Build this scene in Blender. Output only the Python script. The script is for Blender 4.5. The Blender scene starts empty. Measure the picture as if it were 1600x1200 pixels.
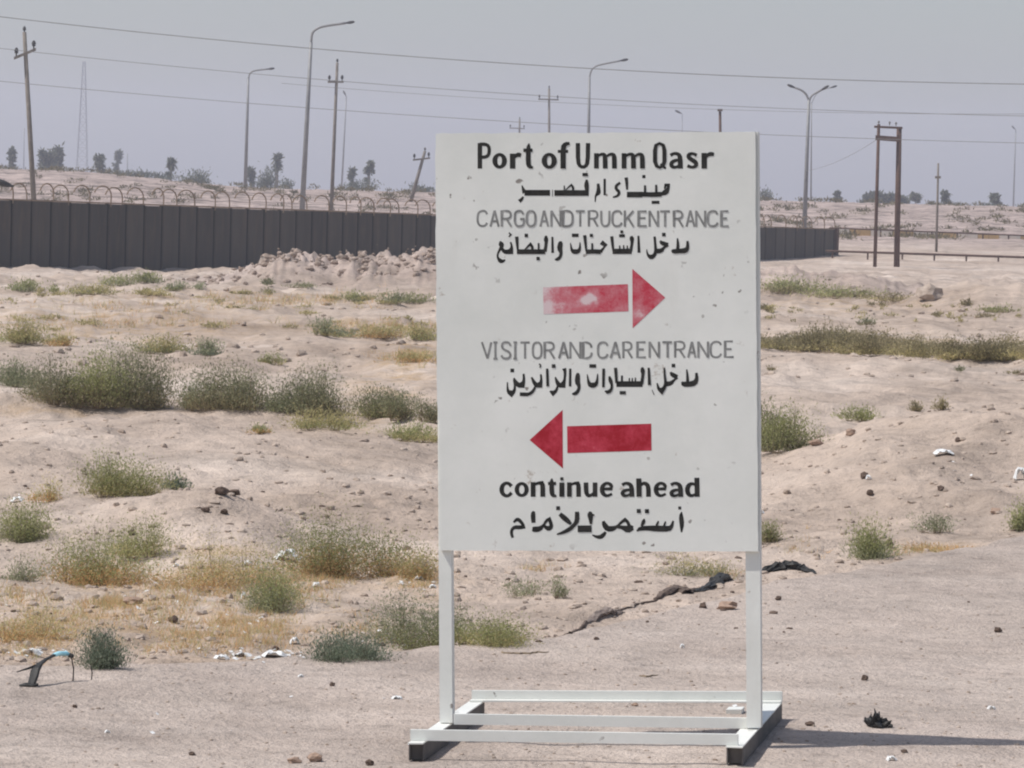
import bpy, math, random
import numpy as np
from math import sin, cos, pi, radians, atan, sqrt
from mathutils import Matrix, Vector

# ------------------------------------------------------------------ camera, sky, sun
SC = bpy.context.scene
COL = SC.collection
F = 6600.0          # focal length in pixels of a 1600 px wide frame
DS = F / 5500.0
EYE = 2.03
PITCH = atan(288 / F)
ROLL = radians(1.4)
HOR = 312.0

cam = bpy.data.cameras.new("camera")
cam.sensor_width = 36.0
cam.lens = F * 36.0 / 1600.0
cam.clip_start = 0.5
cam.clip_end = 9000.0
cam_ob = bpy.data.objects.new("camera", cam)
COL.objects.link(cam_ob)
cam_ob.matrix_world = Matrix.Translation((0, 0, EYE)) @ Matrix.Rotation(pi / 2 - PITCH, 4, 'X') @ Matrix.Rotation(ROLL, 4, 'Z')
SC.camera = cam_ob

SUN_EL = radians(58)
SUN_TO = Vector((-cos(radians(11)) * cos(SUN_EL), -sin(radians(11)) * cos(SUN_EL), sin(SUN_EL)))
world = bpy.data.worlds.new("World")
SC.world = world
world.use_nodes = True
wn = world.node_tree
for n in list(wn.nodes):
    wn.nodes.remove(n)
sky = wn.nodes.new("ShaderNodeTexSky")
sky.sky_type = 'NISHITA'
sky.sun_disc = False
sky.sun_elevation = SUN_EL
sky.sun_rotation = math.atan2(SUN_TO.x, SUN_TO.y)
sky.air_density = 1.0
sky.dust_density = 1.5
sky.ozone_density = 1.0
bg = wn.nodes.new("ShaderNodeBackground")
bg.inputs["Strength"].default_value = 0.097
wo = wn.nodes.new("ShaderNodeOutputWorld")
hs = wn.nodes.new("ShaderNodeHueSaturation")
hs.inputs["Saturation"].default_value = 0.82
wn.links.new(sky.outputs[0], hs.inputs["Color"])
wn.links.new(hs.outputs[0], bg.inputs[0])
wn.links.new(bg.outputs[0], wo.inputs[0])

sl = bpy.data.lights.new("sun", 'SUN')
sl.energy = 3.3
sl.angle = radians(0.6)
sl.color = (1.0, 0.965, 0.91)
sun = bpy.data.objects.new("sun", sl)
COL.objects.link(sun)
sun.rotation_euler = SUN_TO.to_track_quat('Z', 'Y').to_euler()

SC.view_settings.view_transform = 'Standard'
SC.view_settings.look = 'None'
SC.view_settings.exposure = 0.20
SC.view_settings.gamma = 1.0
SC.render.engine = 'CYCLES'
SC.cycles.pixel_filter_type = 'BLACKMAN_HARRIS'
SC.cycles.filter_width = 2.1
SC.cycles.max_bounces = 6
SC.cycles.volume_bounces = 1
SC.cycles.transparent_max_bounces = 8

# ------------------------------------------------------------------ geometry of the view
RM = np.array((Matrix.Rotation(pi / 2 - PITCH, 3, 'X') @ Matrix.Rotation(ROLL, 3, 'Z')))
CE = np.array([0, 0, EYE])


def ray(px, py):
    d = RM @ np.array([(px - 800) / F, -(py - 600) / F, -1.0])
    return d / d[1]


def P(px, py, D):
    return CE + ray(px, py) * D


def hit(px, py, O, N):
    d = ray(px, py)
    return CE + d * (np.dot(O - CE, N) / np.dot(d, N))


# ------------------------------------------------------------------ noise and terrain
RS = np.random.RandomState(7)
_T = RS.rand(256, 256)


def vn(x, y):
    xi = np.floor(x).astype(int)
    yi = np.floor(y).astype(int)
    fx = x - xi
    fy = y - yi
    fx = fx * fx * fx * (fx * (fx * 6 - 15) + 10)
    fy = fy * fy * fy * (fy * (fy * 6 - 15) + 10)
    a = _T[xi & 255, yi & 255]
    b = _T[(xi + 1) & 255, yi & 255]
    c = _T[xi & 255, (yi + 1) & 255]
    d = _T[(xi + 1) & 255, (yi + 1) & 255]
    return ((a * (1 - fx) + b * fx) * (1 - fy) + (c * (1 - fx) + d * fx) * fy) * 2 - 1


def fbm(x, y, o=4, s=0.0, g=0.5):
    v = 0
    a = 1.0
    for k in range(o):
        v = v + a * vn(x * 2 ** k * 1.03 + 17.3 * k + s, y * 2 ** k * 0.98 + 31.7 * k + s * 1.7)
        a *= g
    return v


def ss(a, b, x):
    t = np.clip((x - a) / (b - a), 0, 1)
    return t * t * (3 - 2 * t)


def crest(D, pts):
    """ridge crest given as where it is seen: returns arrays X, z at depth D"""
    q = [P(px, py, D) for px, py in pts]
    return np.array([a[0] for a in q]), np.array([a[2] for a in q])


RIDGES = []


def ridge(D, pts, front, back, fade=0.0):
    D = D * DS
    X, Z = crest(D, pts)
    RIDGES.append((D, X, Z, front * DS, back * DS, fade))


ridge(27, [(-400, 690), (-200, 660), (0, 652), (130, 636), (300, 640), (450, 655), (600, 674), (690, 694), (760, 715), (850, 735),
           (1000, 755), (1120, 730), (1190, 704), (1250, 684), (1350, 655), (1450, 640), (1600, 622), (1800, 610), (2100, 640)], 6.5, 2.6)
ridge(20.6, [(-200, 800), (60, 800), (130, 780), (200, 771), (280, 764), (350, 768), (430, 792), (520, 830), (560, 850)], 2.0, 1.4)
ridge(55, [(-300, 560), (100, 565), (300, 560), (500, 553), (700, 545), (1200, 560), (1400, 566), (1600, 575), (1900, 580)], 8, 9)
ridge(84, [(1380, 478), (1440, 466), (1480, 458), (1540, 446), (1600, 448), (1750, 455), (1900, 480)], 5, 6)
RUB_D = 97 * DS
ridge(97, [(330, 432), (390, 419), (430, 402), (480, 396), (560, 390), (600, 388), (680, 399), (740, 410), (900, 425), (1185, 421),
           (1250, 424), (1310, 424), (1380, 438), (1480, 442)], 7, 7)


def XE(X):
    """depth of the edge of the graded lot at X"""
    return np.interp(X, _ex, _ey)


_e = []
for px, py in [(-500, 1085), (-200, 1062), (0, 1047), (300, 1030), (700, 1010), (870, 994), (1000, 966), (1200, 905), (1600, 853), (1900, 800), (2400, 700)]:
    d = ray(px, py)
    t = -EYE / d[2]
    _e.append((d[0] * t, t))
_ex = np.array([a[0] for a in _e])
_ey = np.array([a[1] for a in _e])

# local frame of the sign
SY, SR = radians(10), 0.027
SW = np.array([cos(SY) * cos(SR), -sin(SY) * cos(SR), sin(SR)])
SN = np.array([sin(SY), cos(SY), 0.0])
SU = np.cross(SW, SN)
RUN_H = 0.066
SO = hit(698, 1131, np.array([0, 0, RUN_H]), np.array([0, 0, 1.0]))


def base_level(Y):
    y = Y / DS
    z = -0.75 * ss(45, 130, y)
    z = z + 1.2 * ss(150, 205, y) + 1.95 * ss(207, 262, y)
    z = z + np.clip(y - 262, 0, 2000) * 0.0009
    return z


def lot(X, Y):
    w = 0.18 * vn(X * 1.7 + 3, Y * 0.0 + 5) + 0.08 * vn(X * 6, Y * 0 + 9)
    return 1 - ss(-0.12, 0.12, Y - XE(X) - w)


def zg(X, Y):
    X = np.asarray(X, float)
    Y = np.asarray(Y, float)
    z = base_level(Y)
    L = lot(X, Y)
    for (D, cx, cz, fr, bk, fade) in RIDGES:
        c = np.interp(X, cx, cz)
        lo = base_level(D)
        edge = ss(cx[0] - 1, cx[0] + 1, X) * (1 - ss(cx[-1] - 1, cx[-1] + 1, X))
        dy = (Y - D - 0.25 * fr * 0.2 * vn(X * 0.5 + 5 * D, X * 0 + D))
        g = np.where(dy < 0, np.exp(-(dy / (fr * 0.6)) ** 2), np.exp(-(dy / (bk * 0.6)) ** 2))
        z = z + (c - lo) * g * edge
    # rubble heap in front of the wall
    rr = np.exp(-((Y - RUB_D) / 4.5) ** 2) * ss(-9.5, -7.0, X)
    z = z + rr * (1 - 0.6 * ss(0, 2.5, X)) * (0.22 * vn(X * 0.9, Y * 0.5) + 0.22 * np.abs(vn(X * 2.3, Y * 1.6)) + 0.20 * np.abs(vn(X * 5, Y * 4)) + 0.1 * vn(X * 9, Y * 7) - 0.26)
    amp = 0.010 + 0.036 * ss(15.5, 19, Y) + 0.045 * ss(24, 50, Y) + 0.08 * ss(60, 130, Y) - 0.12 * ss(165, 200, Y)
    amp = amp * (1 - 0.93 * L)
    z = z + amp * fbm(X * 0.8, Y * 0.45, 4, 3.0)
    z = z + 0.0055 * fbm(X * 4.0, Y * 3.0, 3, 9.0) * (1 + 1.6 * (1 - L))
    z = z + 0.022 * (1 - L) * np.maximum(0, fbm(X * 2.1, Y * 1.1, 4, 21.0, 0.65))
    z = z + 0.016 * vn(X * 0.45, Y * 0.45) * L
    # the far bank stands higher on the left
    z = z + 1.0 * (1 - ss(-36, -17, X + 0.075 * (Y - 315))) * ss(258, 315, Y)
    # rills running down the slope on the right
    z = z + 0.03 * (1 - L) * ss(1.0, 2.6, X) * ss(19, 22, Y) * (1 - ss(31, 36, Y)) * fbm(X * 1.5 + Y * 0.7, Y * 0.35 - X * 0.4, 4, 55.0, 0.6)
    # lot stands a little proud of the weedy ground
    z = z - 0.05 * (1 - L) * ss(0, 1, 40 - Y)
    # the sign stands level on its own patch
    k = np.exp(-(((X - SO[0] - 0.6) / 1.6) ** 2 + ((Y - SO[1]) / 1.6) ** 2) ** 2)
    pl = SO[2] - RUN_H - 0.002 + (X - SO[0]) * SW[2] / SW[0]
    z = z * (1 - k) + k * (pl + 0.004 * fbm(X * 5, Y * 4, 3, 4.0))
    return z


def G(px, py):
    """point of the ground seen at a pixel"""
    d = ray(px, py)
    t = np.concatenate([np.linspace(9, 80, 2500), np.linspace(80, 420, 1500)])
    q = CE[None, :] + d[None, :] * t[:, None]
    h = q[:, 2] - zg(q[:, 0], q[:, 1])
    i = np.argmax(h < 0)
    if h[i] >= 0:
        i = len(t) - 1
    a, b = t[max(i - 1, 0)], t[i]
    for _ in range(12):
        m = (a + b) / 2
        qq = CE + d * m
        if qq[2] < float(zg(qq[0], qq[1])):
            b = m
        else:
            a = m
    qq = CE + d * b
    qq[2] = float(zg(qq[0], qq[1]))
    return qq


# ------------------------------------------------------------------ materials
def mat(name, rough=0.8, spec=0.2):
    m = bpy.data.materials.new(name)
    m.use_nodes = True
    nt = m.node_tree
    b = nt.nodes["Principled BSDF"]
    b.inputs["Roughness"].default_value = rough
    b.inputs["Specular IOR Level"].default_value = spec
    return m, nt, b


def noise(nt, scale, detail=4, rough=0.6, vec=None, sc3=None):
    n = nt.nodes.new("ShaderNodeTexNoise")
    n.inputs["Scale"].default_value = scale
    n.inputs["Detail"].default_value = detail
    n.inputs["Roughness"].default_value = rough
    if vec is not None:
        if sc3 is not None:
            mp = nt.nodes.new("ShaderNodeMapping")
            mp.inputs["Scale"].default_value = sc3
            nt.links.new(vec, mp.inputs["Vector"])
            vec = mp.outputs[0]
        nt.links.new(vec, n.inputs["Vector"])
    return n.outputs["Fac"]


def ramp(nt, fac, stops):
    r = nt.nodes.new("ShaderNodeValToRGB")
    e = r.color_ramp.elements
    while len(e) < len(stops):
        e.new(0.5)
    for k, (p, c) in enumerate(stops):
        e[k].position = p
        e[k].color = (c[0], c[1], c[2], 1) if not isinstance(c, (int, float)) else (c, c, c, 1)
    nt.links.new(fac, r.inputs[0])
    return r.outputs[0]


def mix(nt, fac, a, b, mode='MIX'):
    n = nt.nodes.new("ShaderNodeMix")
    n.data_type = 'RGBA'
    n.blend_type = mode
    for s, v in ((n.inputs[0], fac), (n.inputs[6], a), (n.inputs[7], b)):
        if isinstance(v, bpy.types.NodeSocket):
            nt.links.new(v, s)
        elif isinstance(v, (int, float)):
            s.default_value = v
        else:
            s.default_value = (v[0], v[1], v[2], 1)
    return n.outputs[2]


def bump(nt, b, h, strength, dist):
    n = nt.nodes.new("ShaderNodeBump")
    n.inputs["Strength"].default_value = strength
    n.inputs["Distance"].default_value = dist
    nt.links.new(h, n.inputs["Height"])
    nt.links.new(n.outputs[0], b.inputs["Normal"])
    return n


def simple(name, c1, c2, scale=8.0, rough=0.8, spec=0.2, bmp=0.0, dist=0.01, coord="Object"):
    m, nt, b = mat(name, rough, spec)
    tc = nt.nodes.new("ShaderNodeTexCoord")
    f = noise(nt, scale, 5, 0.65, tc.outputs[coord])
    c = ramp(nt, f, [(0.32, c1), (0.68, c2)])
    nt.links.new(c, b.inputs["Base Color"])
    if bmp:
        bump(nt, b, f, bmp, dist)
    return m


def ground_material():
    m, nt, b = mat("sandy_ground", 0.95, 0.1)
    g = nt.nodes.new("ShaderNodeNewGeometry")
    pos = g.outputs["Position"]
    at = nt.nodes.new("ShaderNodeAttribute")
    at.attribute_name = "zone"
    sep = nt.nodes.new("ShaderNodeSeparateColor")
    nt.links.new(at.outputs["Color"], sep.inputs[0])
    LOT, DRY, FAR = sep.outputs[0], sep.outputs[1], sep.outputs[2]
    big = noise(nt, 0.16, 6, 0.62, pos)
    sand = ramp(nt, big, [(0.33, (0.38, 0.298, 0.24)), (0.5, (0.475, 0.383, 0.318)), (0.66, (0.59, 0.495, 0.425))])
    mid = noise(nt, 1.3, 6, 0.7, pos)
    sand = mix(nt, 0.75, sand, ramp(nt, mid, [(0.32, 0.68), (0.47, 1.0), (0.68, 1.28)]), 'MULTIPLY')
    # lot: greyer, more even, gravelly
    ln = noise(nt, 0.9, 6, 0.72, pos)
    lotc = ramp(nt, ln, [(0.33, (0.385, 0.325, 0.295)), (0.5, (0.455, 0.392, 0.355)), (0.68, (0.55, 0.48, 0.435))])
    lk = nt.nodes.new("ShaderNodeMath")
    lk.operation = 'MULTIPLY'
    nt.links.new(LOT, lk.inputs[0])
    lk.inputs[1].default_value = 0.55
    trk = noise(nt, 1.0, 5, 0.65, pos, (0.16, 1.5, 1.0))
    lotc = mix(nt, 0.9, lotc, ramp(nt, trk, [(0.36, 0.84), (0.5, 1.0), (0.66, 1.2)]), 'MULTIPLY')
    c = mix(nt, lk.outputs[0], sand, lotc)
    # far embankment: redder and scrubby
    fn = noise(nt, 0.5, 8, 0.8, pos)
    farc = ramp(nt, fn, [(0.41, (0.17, 0.14, 0.12)), (0.49, (0.37, 0.29, 0.26)), (0.60, (0.52, 0.42, 0.375))])
    c = mix(nt, FAR, c, farc)
    dn = noise(nt, 2.2, 5, 0.7, pos)
    dm = nt.nodes.new("ShaderNodeMath")
    dm.operation = 'MULTIPLY'
    nt.links.new(DRY, dm.inputs[0])
    nt.links.new(ramp(nt, dn, [(0.42, 0.0), (0.62, 0.75)]), dm.inputs[1])
    c = mix(nt, dm.outputs[0], c, (0.42, 0.27, 0.12))
    st = noise(nt, 0.55, 7, 0.75, pos, (1.0, 0.5, 1.0))
    c = mix(nt, 0.65, c, ramp(nt, st, [(0.36, 0.80), (0.46, 1.02), (0.62, 1.16)]), 'MULTIPLY')
    # dark and pale grit
    grit = noise(nt, 34, 3, 0.75, pos)
    c = mix(nt, 0.8, c, ramp(nt, grit, [(0.26, 0.50), (0.42, 0.96), (0.60, 1.02), (0.76, 1.30)]), 'MULTIPLY')
    g2 = noise(nt, 7.5, 4, 0.7, pos)
    c = mix(nt, 0.75, c, ramp(nt, g2, [(0.27, 0.55), (0.43, 0.97), (0.7, 1.14)]), 'MULTIPLY')
    nt.links.new(c, b.inputs["Base Color"])
    ad = nt.nodes.new("ShaderNodeMath")
    ad.operation = 'ADD'
    nt.links.new(grit, ad.inputs[0])
    nt.links.new(g2, ad.inputs[1])
    bump(nt, b, ad.outputs[0], 0.75, 0.04)
    return m


def sign_white():
    m, nt, b = mat("weathered_white_paint", 0.5, 0.3)
    tc = nt.nodes.new("ShaderNodeTexCoord")
    o = tc.outputs["Object"]
    a = noise(nt, 1.7, 7, 0.7, o)
    c = ramp(nt, a, [(0.3, (0.70, 0.71, 0.67)), (0.7, (0.83, 0.83, 0.79))])
    st = noise(nt, 3.0, 5, 0.7, o, (1, 1, 0.25))
    c = mix(nt, ramp(nt, st, [(0.56, 0.0), (0.8, 0.35)]), c, (0.55, 0.52, 0.46))
    sp = noise(nt, 26, 2, 0.5, o)
    gate = noise(nt, 3.3, 2, 0.5, o)
    ml = nt.nodes.new("ShaderNodeMath")
    ml.operation = 'MULTIPLY'
    nt.links.new(ramp(nt, sp, [(0.675, 0.0), (0.72, 0.85)]), ml.inputs[0])
    nt.links.new(ramp(nt, gate, [(0.5, 0.0), (0.6, 1.0)]), ml.inputs[1])
    c = mix(nt, ml.outputs[0], c, (0.17, 0.14, 0.12))
    ru = noise(nt, 9, 6, 0.75, o)
    c = mix(nt, ramp(nt, ru, [(0.64, 0.0), (0.70, 0.7)]), c, (0.36, 0.29, 0.23))
    nt.links.new(c, b.inputs["Base Color"])
    bump(nt, b, a, 0.25, 0.01)
    return m


def red_paint():
    m, nt, b = mat("worn_red_paint", 0.55, 0.25)
    at = nt.nodes.new("ShaderNodeAttribute")
    at.attribute_name = "wear"
    tc = nt.nodes.new("ShaderNodeTexCoord")
    a = noise(nt, 13, 6, 0.78, tc.outputs["Object"])
    mm = nt.nodes.new("ShaderNodeMath")
    mm.operation = 'ADD'
    nt.links.new(a, mm.inputs[0])
    nt.links.new(at.outputs["Fac"], mm.inputs[1])
    c = ramp(nt, mm.outputs[0], [(0.40, (0.36, 0.010, 0.022)), (0.60, (0.52, 0.045, 0.075)), (0.85, (0.60, 0.24, 0.27)), (1.0, (0.70, 0.55, 0.56))])
    nt.links.new(c, b.inputs["Base Color"])
    return m


def leaf_material():
    m, nt, b = mat("shrub_leaf", 0.75, 0.15)
    at = nt.nodes.new("ShaderNodeAttribute")
    at.attribute_name = "tint"
    nt.links.new(at.outputs["Color"], b.inputs["Base Color"])
    tr = nt.nodes.new("ShaderNodeBsdfTranslucent")
    nt.links.new(at.outputs["Color"], tr.inputs[0])
    mx = nt.nodes.new("ShaderNodeMixShader")
    mx.inputs[0].default_value = 0.42
    out = nt.nodes["Material Output"]
    nt.links.new(b.outputs[0], mx.inputs[1])
    nt.links.new(tr.outputs[0], mx.inputs[2])
    nt.links.new(mx.outputs[0], out.inputs[0])
    return m


M = dict(
    ground=ground_material(),
    white=sign_white(),
    red=red_paint(),
    leaf=leaf_material(),
    black=simple("faded_black_paint", (0.012, 0.012, 0.011), (0.04, 0.038, 0.034), 30, 0.6),
    grey=simple("thin_grey_paint", (0.17, 0.17, 0.165), (0.32, 0.32, 0.31), 30, 0.6),
    wood=simple("weathered_pole_wood", (0.15, 0.13, 0.11), (0.25, 0.22, 0.19), 3, 0.9),
    rust=simple("rusty_brown_steel", (0.075, 0.045, 0.035), (0.14, 0.085, 0.065), 4, 0.8),
    steel=simple("galvanised_steel", (0.20, 0.20, 0.20), (0.30, 0.30, 0.30), 2, 0.5, 0.4),
    darksteel=simple("dark_lamp_metal", (0.03, 0.03, 0.032), (0.06, 0.06, 0.06), 3, 0.5),
    wallp=simple("dark_grey_panel", (0.050, 0.046, 0.041), (0.076, 0.070, 0.062), 1.2, 0.7, 0.2, 0.2, 0.02, "Generated"),
    wallpost=simple("black_brown_post", (0.006, 0.006, 0.005), (0.012, 0.011, 0.010), 3, 0.8),
    bracket=simple("rusty_tan_bracket", (0.20, 0.14, 0.09), (0.33, 0.25, 0.18), 3, 0.8),
    wire=simple("dull_wire", (0.12, 0.11, 0.10), (0.2, 0.19, 0.18), 3, 0.7),
    cable=simple("aluminium_cable", (0.2, 0.2, 0.2), (0.28, 0.28, 0.28), 1, 0.6),
    twig=simple("dry_twig", (0.16, 0.12, 0.08), (0.32, 0.25, 0.17), 20, 0.9),
    straw=simple("dry_straw", (0.42, 0.29, 0.13), (0.58, 0.44, 0.25), 6, 0.9, 0.1, 0, 0.01, "Generated"),
    stone=simple("tan_stone", (0.27, 0.21, 0.17), (0.52, 0.43, 0.36), 5, 0.95, 0.1, 0.3, 0.02),
    earth=simple("brown_earth_lump", (0.24, 0.185, 0.15), (0.42, 0.335, 0.28), 5, 0.95, 0.1, 0.3, 0.02),
    palestone=simple("pale_rubble_stone", (0.55, 0.50, 0.45), (0.72, 0.68, 0.62), 5, 0.95, 0.1, 0.3, 0.02),
    darkstone=simple("dark_brown_stone", (0.08, 0.055, 0.045), (0.17, 0.125, 0.10), 9, 0.95, 0.1, 0.3, 0.01),
    pinkstone=simple("pinkish_clay_lump", (0.27, 0.185, 0.14), (0.44, 0.32, 0.25), 9, 0.95, 0.1, 0.3, 0.01),
    rubber=simple("black_rubber", (0.012, 0.012, 0.013), (0.05, 0.048, 0.045), 14, 0.6, 0.3, 0.5, 0.01),
    cloth=simple("dirty_brown_cloth", (0.05, 0.035, 0.03), (0.20, 0.155, 0.13), 22, 0.95, 0.1, 0.6, 0.01),
    greycloth=simple("grey_brown_rag", (0.13, 0.10, 0.09), (0.30, 0.25, 0.22), 24, 0.95, 0.1, 0.6, 0.01),
    paper=simple("white_litter", (0.72, 0.72, 0.72), (0.85, 0.85, 0.83), 10, 0.6),
    web=simple("dark_channel_side", (0.09, 0.085, 0.085), (0.17, 0.155, 0.145), 9, 0.7),  # runner sides and end plugs, darker grey-brown than the white top plate
    blue=simple("pale_blue_plastic", (0.25, 0.55, 0.66), (0.42, 0.68, 0.76), 10, 0.5),
    kerb_pale=simple("pale_kerb_paint", (0.60, 0.52, 0.44), (0.75, 0.68, 0.6), 2, 0.8),
    kerb_ochre=simple("ochre_kerb_paint", (0.42, 0.28, 0.12), (0.55, 0.38, 0.2), 2, 0.8),
)


def vary_panels():
    nt = M["wallp"].node_tree
    b = nt.nodes["Principled BSDF"]
    src = b.inputs["Base Color"].links[0].from_socket
    oi = nt.nodes.new("ShaderNodeObjectInfo")
    c = mix(nt, 1.0, src, ramp(nt, oi.outputs["Random"], [(0.0, (0.78, 0.76, 0.74)), (1.0, (1.2, 1.17, 1.12))]), 'MULTIPLY')
    g = nt.nodes.new("ShaderNodeNewGeometry")
    f = noise(nt, 1.6, 5, 0.7, g.outputs["Position"], (2.0, 2.0, 0.35))
    c = mix(nt, ramp(nt, f, [(0.5, 0.0), (0.72, 0.6)]), c, (0.12, 0.085, 0.06))
    nt.links.new(c, b.inputs["Base Color"])


vary_panels()


# ------------------------------------------------------------------ object helpers
def mesh(name, verts, faces, m=None, smooth=False):
    me = bpy.data.meshes.new(name)
    me.from_pydata([tuple(map(float, v)) for v in verts], [], faces)
    if m is not None:
        me.materials.append(m)
    if smooth:
        me.polygons.foreach_set("use_smooth", [True] * len(me.polygons))
    me.update()
    return me


def link(name, me, parent=None, loc=None):
    o = bpy.data.objects.new(name, me)
    COL.objects.link(o)
    if parent is not None:
        o.parent = parent
    if loc is not None:
        o.location = loc
    return o


def tag(o, label=None, cat=None, group=None, kind=None):
    if label:
        o["label"] = label
    if cat:
        o["category"] = cat
    if group:
        o["group"] = group
    if kind:
        o["kind"] = kind
    return o


def thing(name, label, cat, loc, group=None):
    o = bpy.data.objects.new(name, None)
    COL.objects.link(o)
    o.location = tuple(map(float, loc))
    o.empty_display_size = 0.2
    return tag(o, label, cat, group)


def local(o, verts):
    l = np.array(o.location)
    return [np.asarray(v, float) - l for v in verts]


class MB:
    def __init__(s):
        s.v = []
        s.f = []

    def quadbox(s, c8):
        n = len(s.v)
        s.v += list(c8)
        for q in ((0, 3, 2, 1), (4, 5, 6, 7), (0, 1, 5, 4), (1, 2, 6, 5), (2, 3, 7, 6), (3, 0, 4, 7)):
            s.f.append(tuple(n + k for k in q))

    def box(s, o, ax, ay, az):
        """o corner, three edge vectors"""
        o, ax, ay, az = (np.asarray(k, float) for k in (o, ax, ay, az))
        s.quadbox([o, o + ax, o + ax + ay, o + ay, o + az, o + ax + az, o + ax + ay + az, o + ay + az])

    def tube(s, pts, rad, n=8, cap=True, squash=1.0, jit=None):
        pts = [np.asarray(p, float) for p in pts]
        if isinstance(rad, (int, float)):
            rad = [rad] * len(pts)
        st = len(s.v)
        ref = None
        for i, p in enumerate(pts):
            a = pts[max(i - 1, 0)]
            b = pts[min(i + 1, len(pts) - 1)]
            t = b - a
            t = t / (np.linalg.norm(t) + 1e-9)
            if ref is None:
                ref = np.array([0, 0, 1.0]) if abs(t[2]) < 0.9 else np.array([1.0, 0, 0])
            u = np.cross(t, ref)
            u /= np.linalg.norm(u) + 1e-9
            w = np.cross(u, t)
            ref = w
            for k in range(n):
                an = 2 * pi * k / n
                r = rad[i] * (1 if jit is None else 1 + jit * (random.random() - 0.5) * 2)
                s.v.append(p + u * cos(an) * r + w * sin(an) * r * squash)
        for i in range(len(pts) - 1):
            for k in range(n):
                a = st + i * n + k
                b = st + i * n + (k + 1) % n
                s.f.append((a, b, b + n, a + n))
        if cap:
            s.f.append(tuple(st + k for k in range(n))[::-1])
            s.f.append(tuple(st + (len(pts) - 1) * n + k for k in range(n)))

    def build(s, name, m, parent=None, smooth=False):
        v = s.v
        if parent is not None:
            v = local(parent, v)
            return link(name, mesh(name, v, s.f, m, smooth), parent)
        c = np.mean(np.array(v), axis=0)
        z = min(q[2] for q in v)
        c = np.array([c[0], c[1], z])
        return link(name, mesh(name, [q - c for q in v], s.f, m, smooth), None, tuple(map(float, c)))


# ------------------------------------------------------------------ ground sheet
def build_ground():
    # rows: even steps on the picture nearby, growing steps far away
    v = np.concatenate([np.linspace(1150, 30, 1010)])
    Yn = EYE * F / v
    Yf = np.geomspace(Yn[-1] * 1.01, 2400, 90)
    Y = np.concatenate([np.array([-6.0, 0.0, 4.0, 8.0, 10.5]), Yn, Yf])
    dense = np.linspace(-0.135, 0.135, 560)
    side = 0.135 * np.geomspace(1.03, 16, 60)
    T = np.concatenate([-side[::-1], dense, side])
    YY, TT = np.meshgrid(Y, T, indexing='ij')
    XX = (YY + 9 * np.exp(-np.clip(YY, 0, 99) / 4)) * TT
    ZZ = zg(XX, YY)
    nr, nc = XX.shape
    co = np.stack([XX, YY, ZZ], -1).reshape(-1, 3)
    me = bpy.data.meshes.new("ground")
    me.vertices.add(len(co))
    me.vertices.foreach_set("co", co.ravel())
    i = np.arange(nr - 1)[:, None] * nc + np.arange(nc - 1)[None, :]
    q = np.stack([i, i + 1, i + nc + 1, i + nc], -1).reshape(-1, 4)
    me.loops.add(q.size)
    me.loops.foreach_set("vertex_index", q.ravel())
    me.polygons.add(len(q))
    me.polygons.foreach_set("loop_start", np.arange(len(q)) * 4)
    me.polygons.foreach_set("loop_total", np.full(len(q), 4))
    me.polygons.foreach_set("use_smooth", np.ones(len(q), bool))
    me.update()
    me.validate()
    L = lot(XX, YY)
    dry = np.zeros_like(XX)
    for px, py, rx, ry, a in DRYZONES:
        g = G(px, py)
        rX = rx / F * g[1]
        rY = abs(G(px, py - ry)[1] - g[1])
        dry = np.maximum(dry, a * np.exp(-((XX - g[0]) / rX) ** 2 - ((YY - g[1]) / rY) ** 2))
    dry *= (1 - L)
    far = ss(205, 240, YY)
    far = np.maximum(far, 0.62 * np.exp(-((YY - RUB_D + 1) / 5.5) ** 2) * ss(-10.5, -8.5, XX) * (1 - ss(15, 19, XX)))
    zn = np.stack([L, dry, far, np.ones_like(L)], -1).reshape(-1, 4)
    ca = me.color_attributes.new("zone", 'FLOAT_COLOR', 'POINT')
    ca.data.foreach_set("color", zn.astype(np.float32).ravel())
    me.materials.append(M["ground"])
    o = link("ground", me)
    tag(o, kind="structure")


DRYZONES = [(60, 985, 120, 45, 1.0), (200, 950, 150, 50, 1.0), (380, 960, 130, 60, 1.0), (330, 880, 110, 40, 0.8), (650, 900, 60, 30, 0.9),
            (160, 500, 260, 14, 0.8), (420, 470, 200, 12, 0.8), (640, 560, 60, 25, 0.9), (560, 512, 120, 16, 0.9), (620, 680, 100, 20, 0.5),
            (1460, 858, 80, 10, 0.9), (60, 640, 120, 12, 0.7), (1400, 545, 250, 25, 0.7), (1300, 470, 150, 14, 0.6), (480, 905, 120, 40, 0.6),
            (220, 465, 160, 10, 0.7)]
build_ground()

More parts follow.
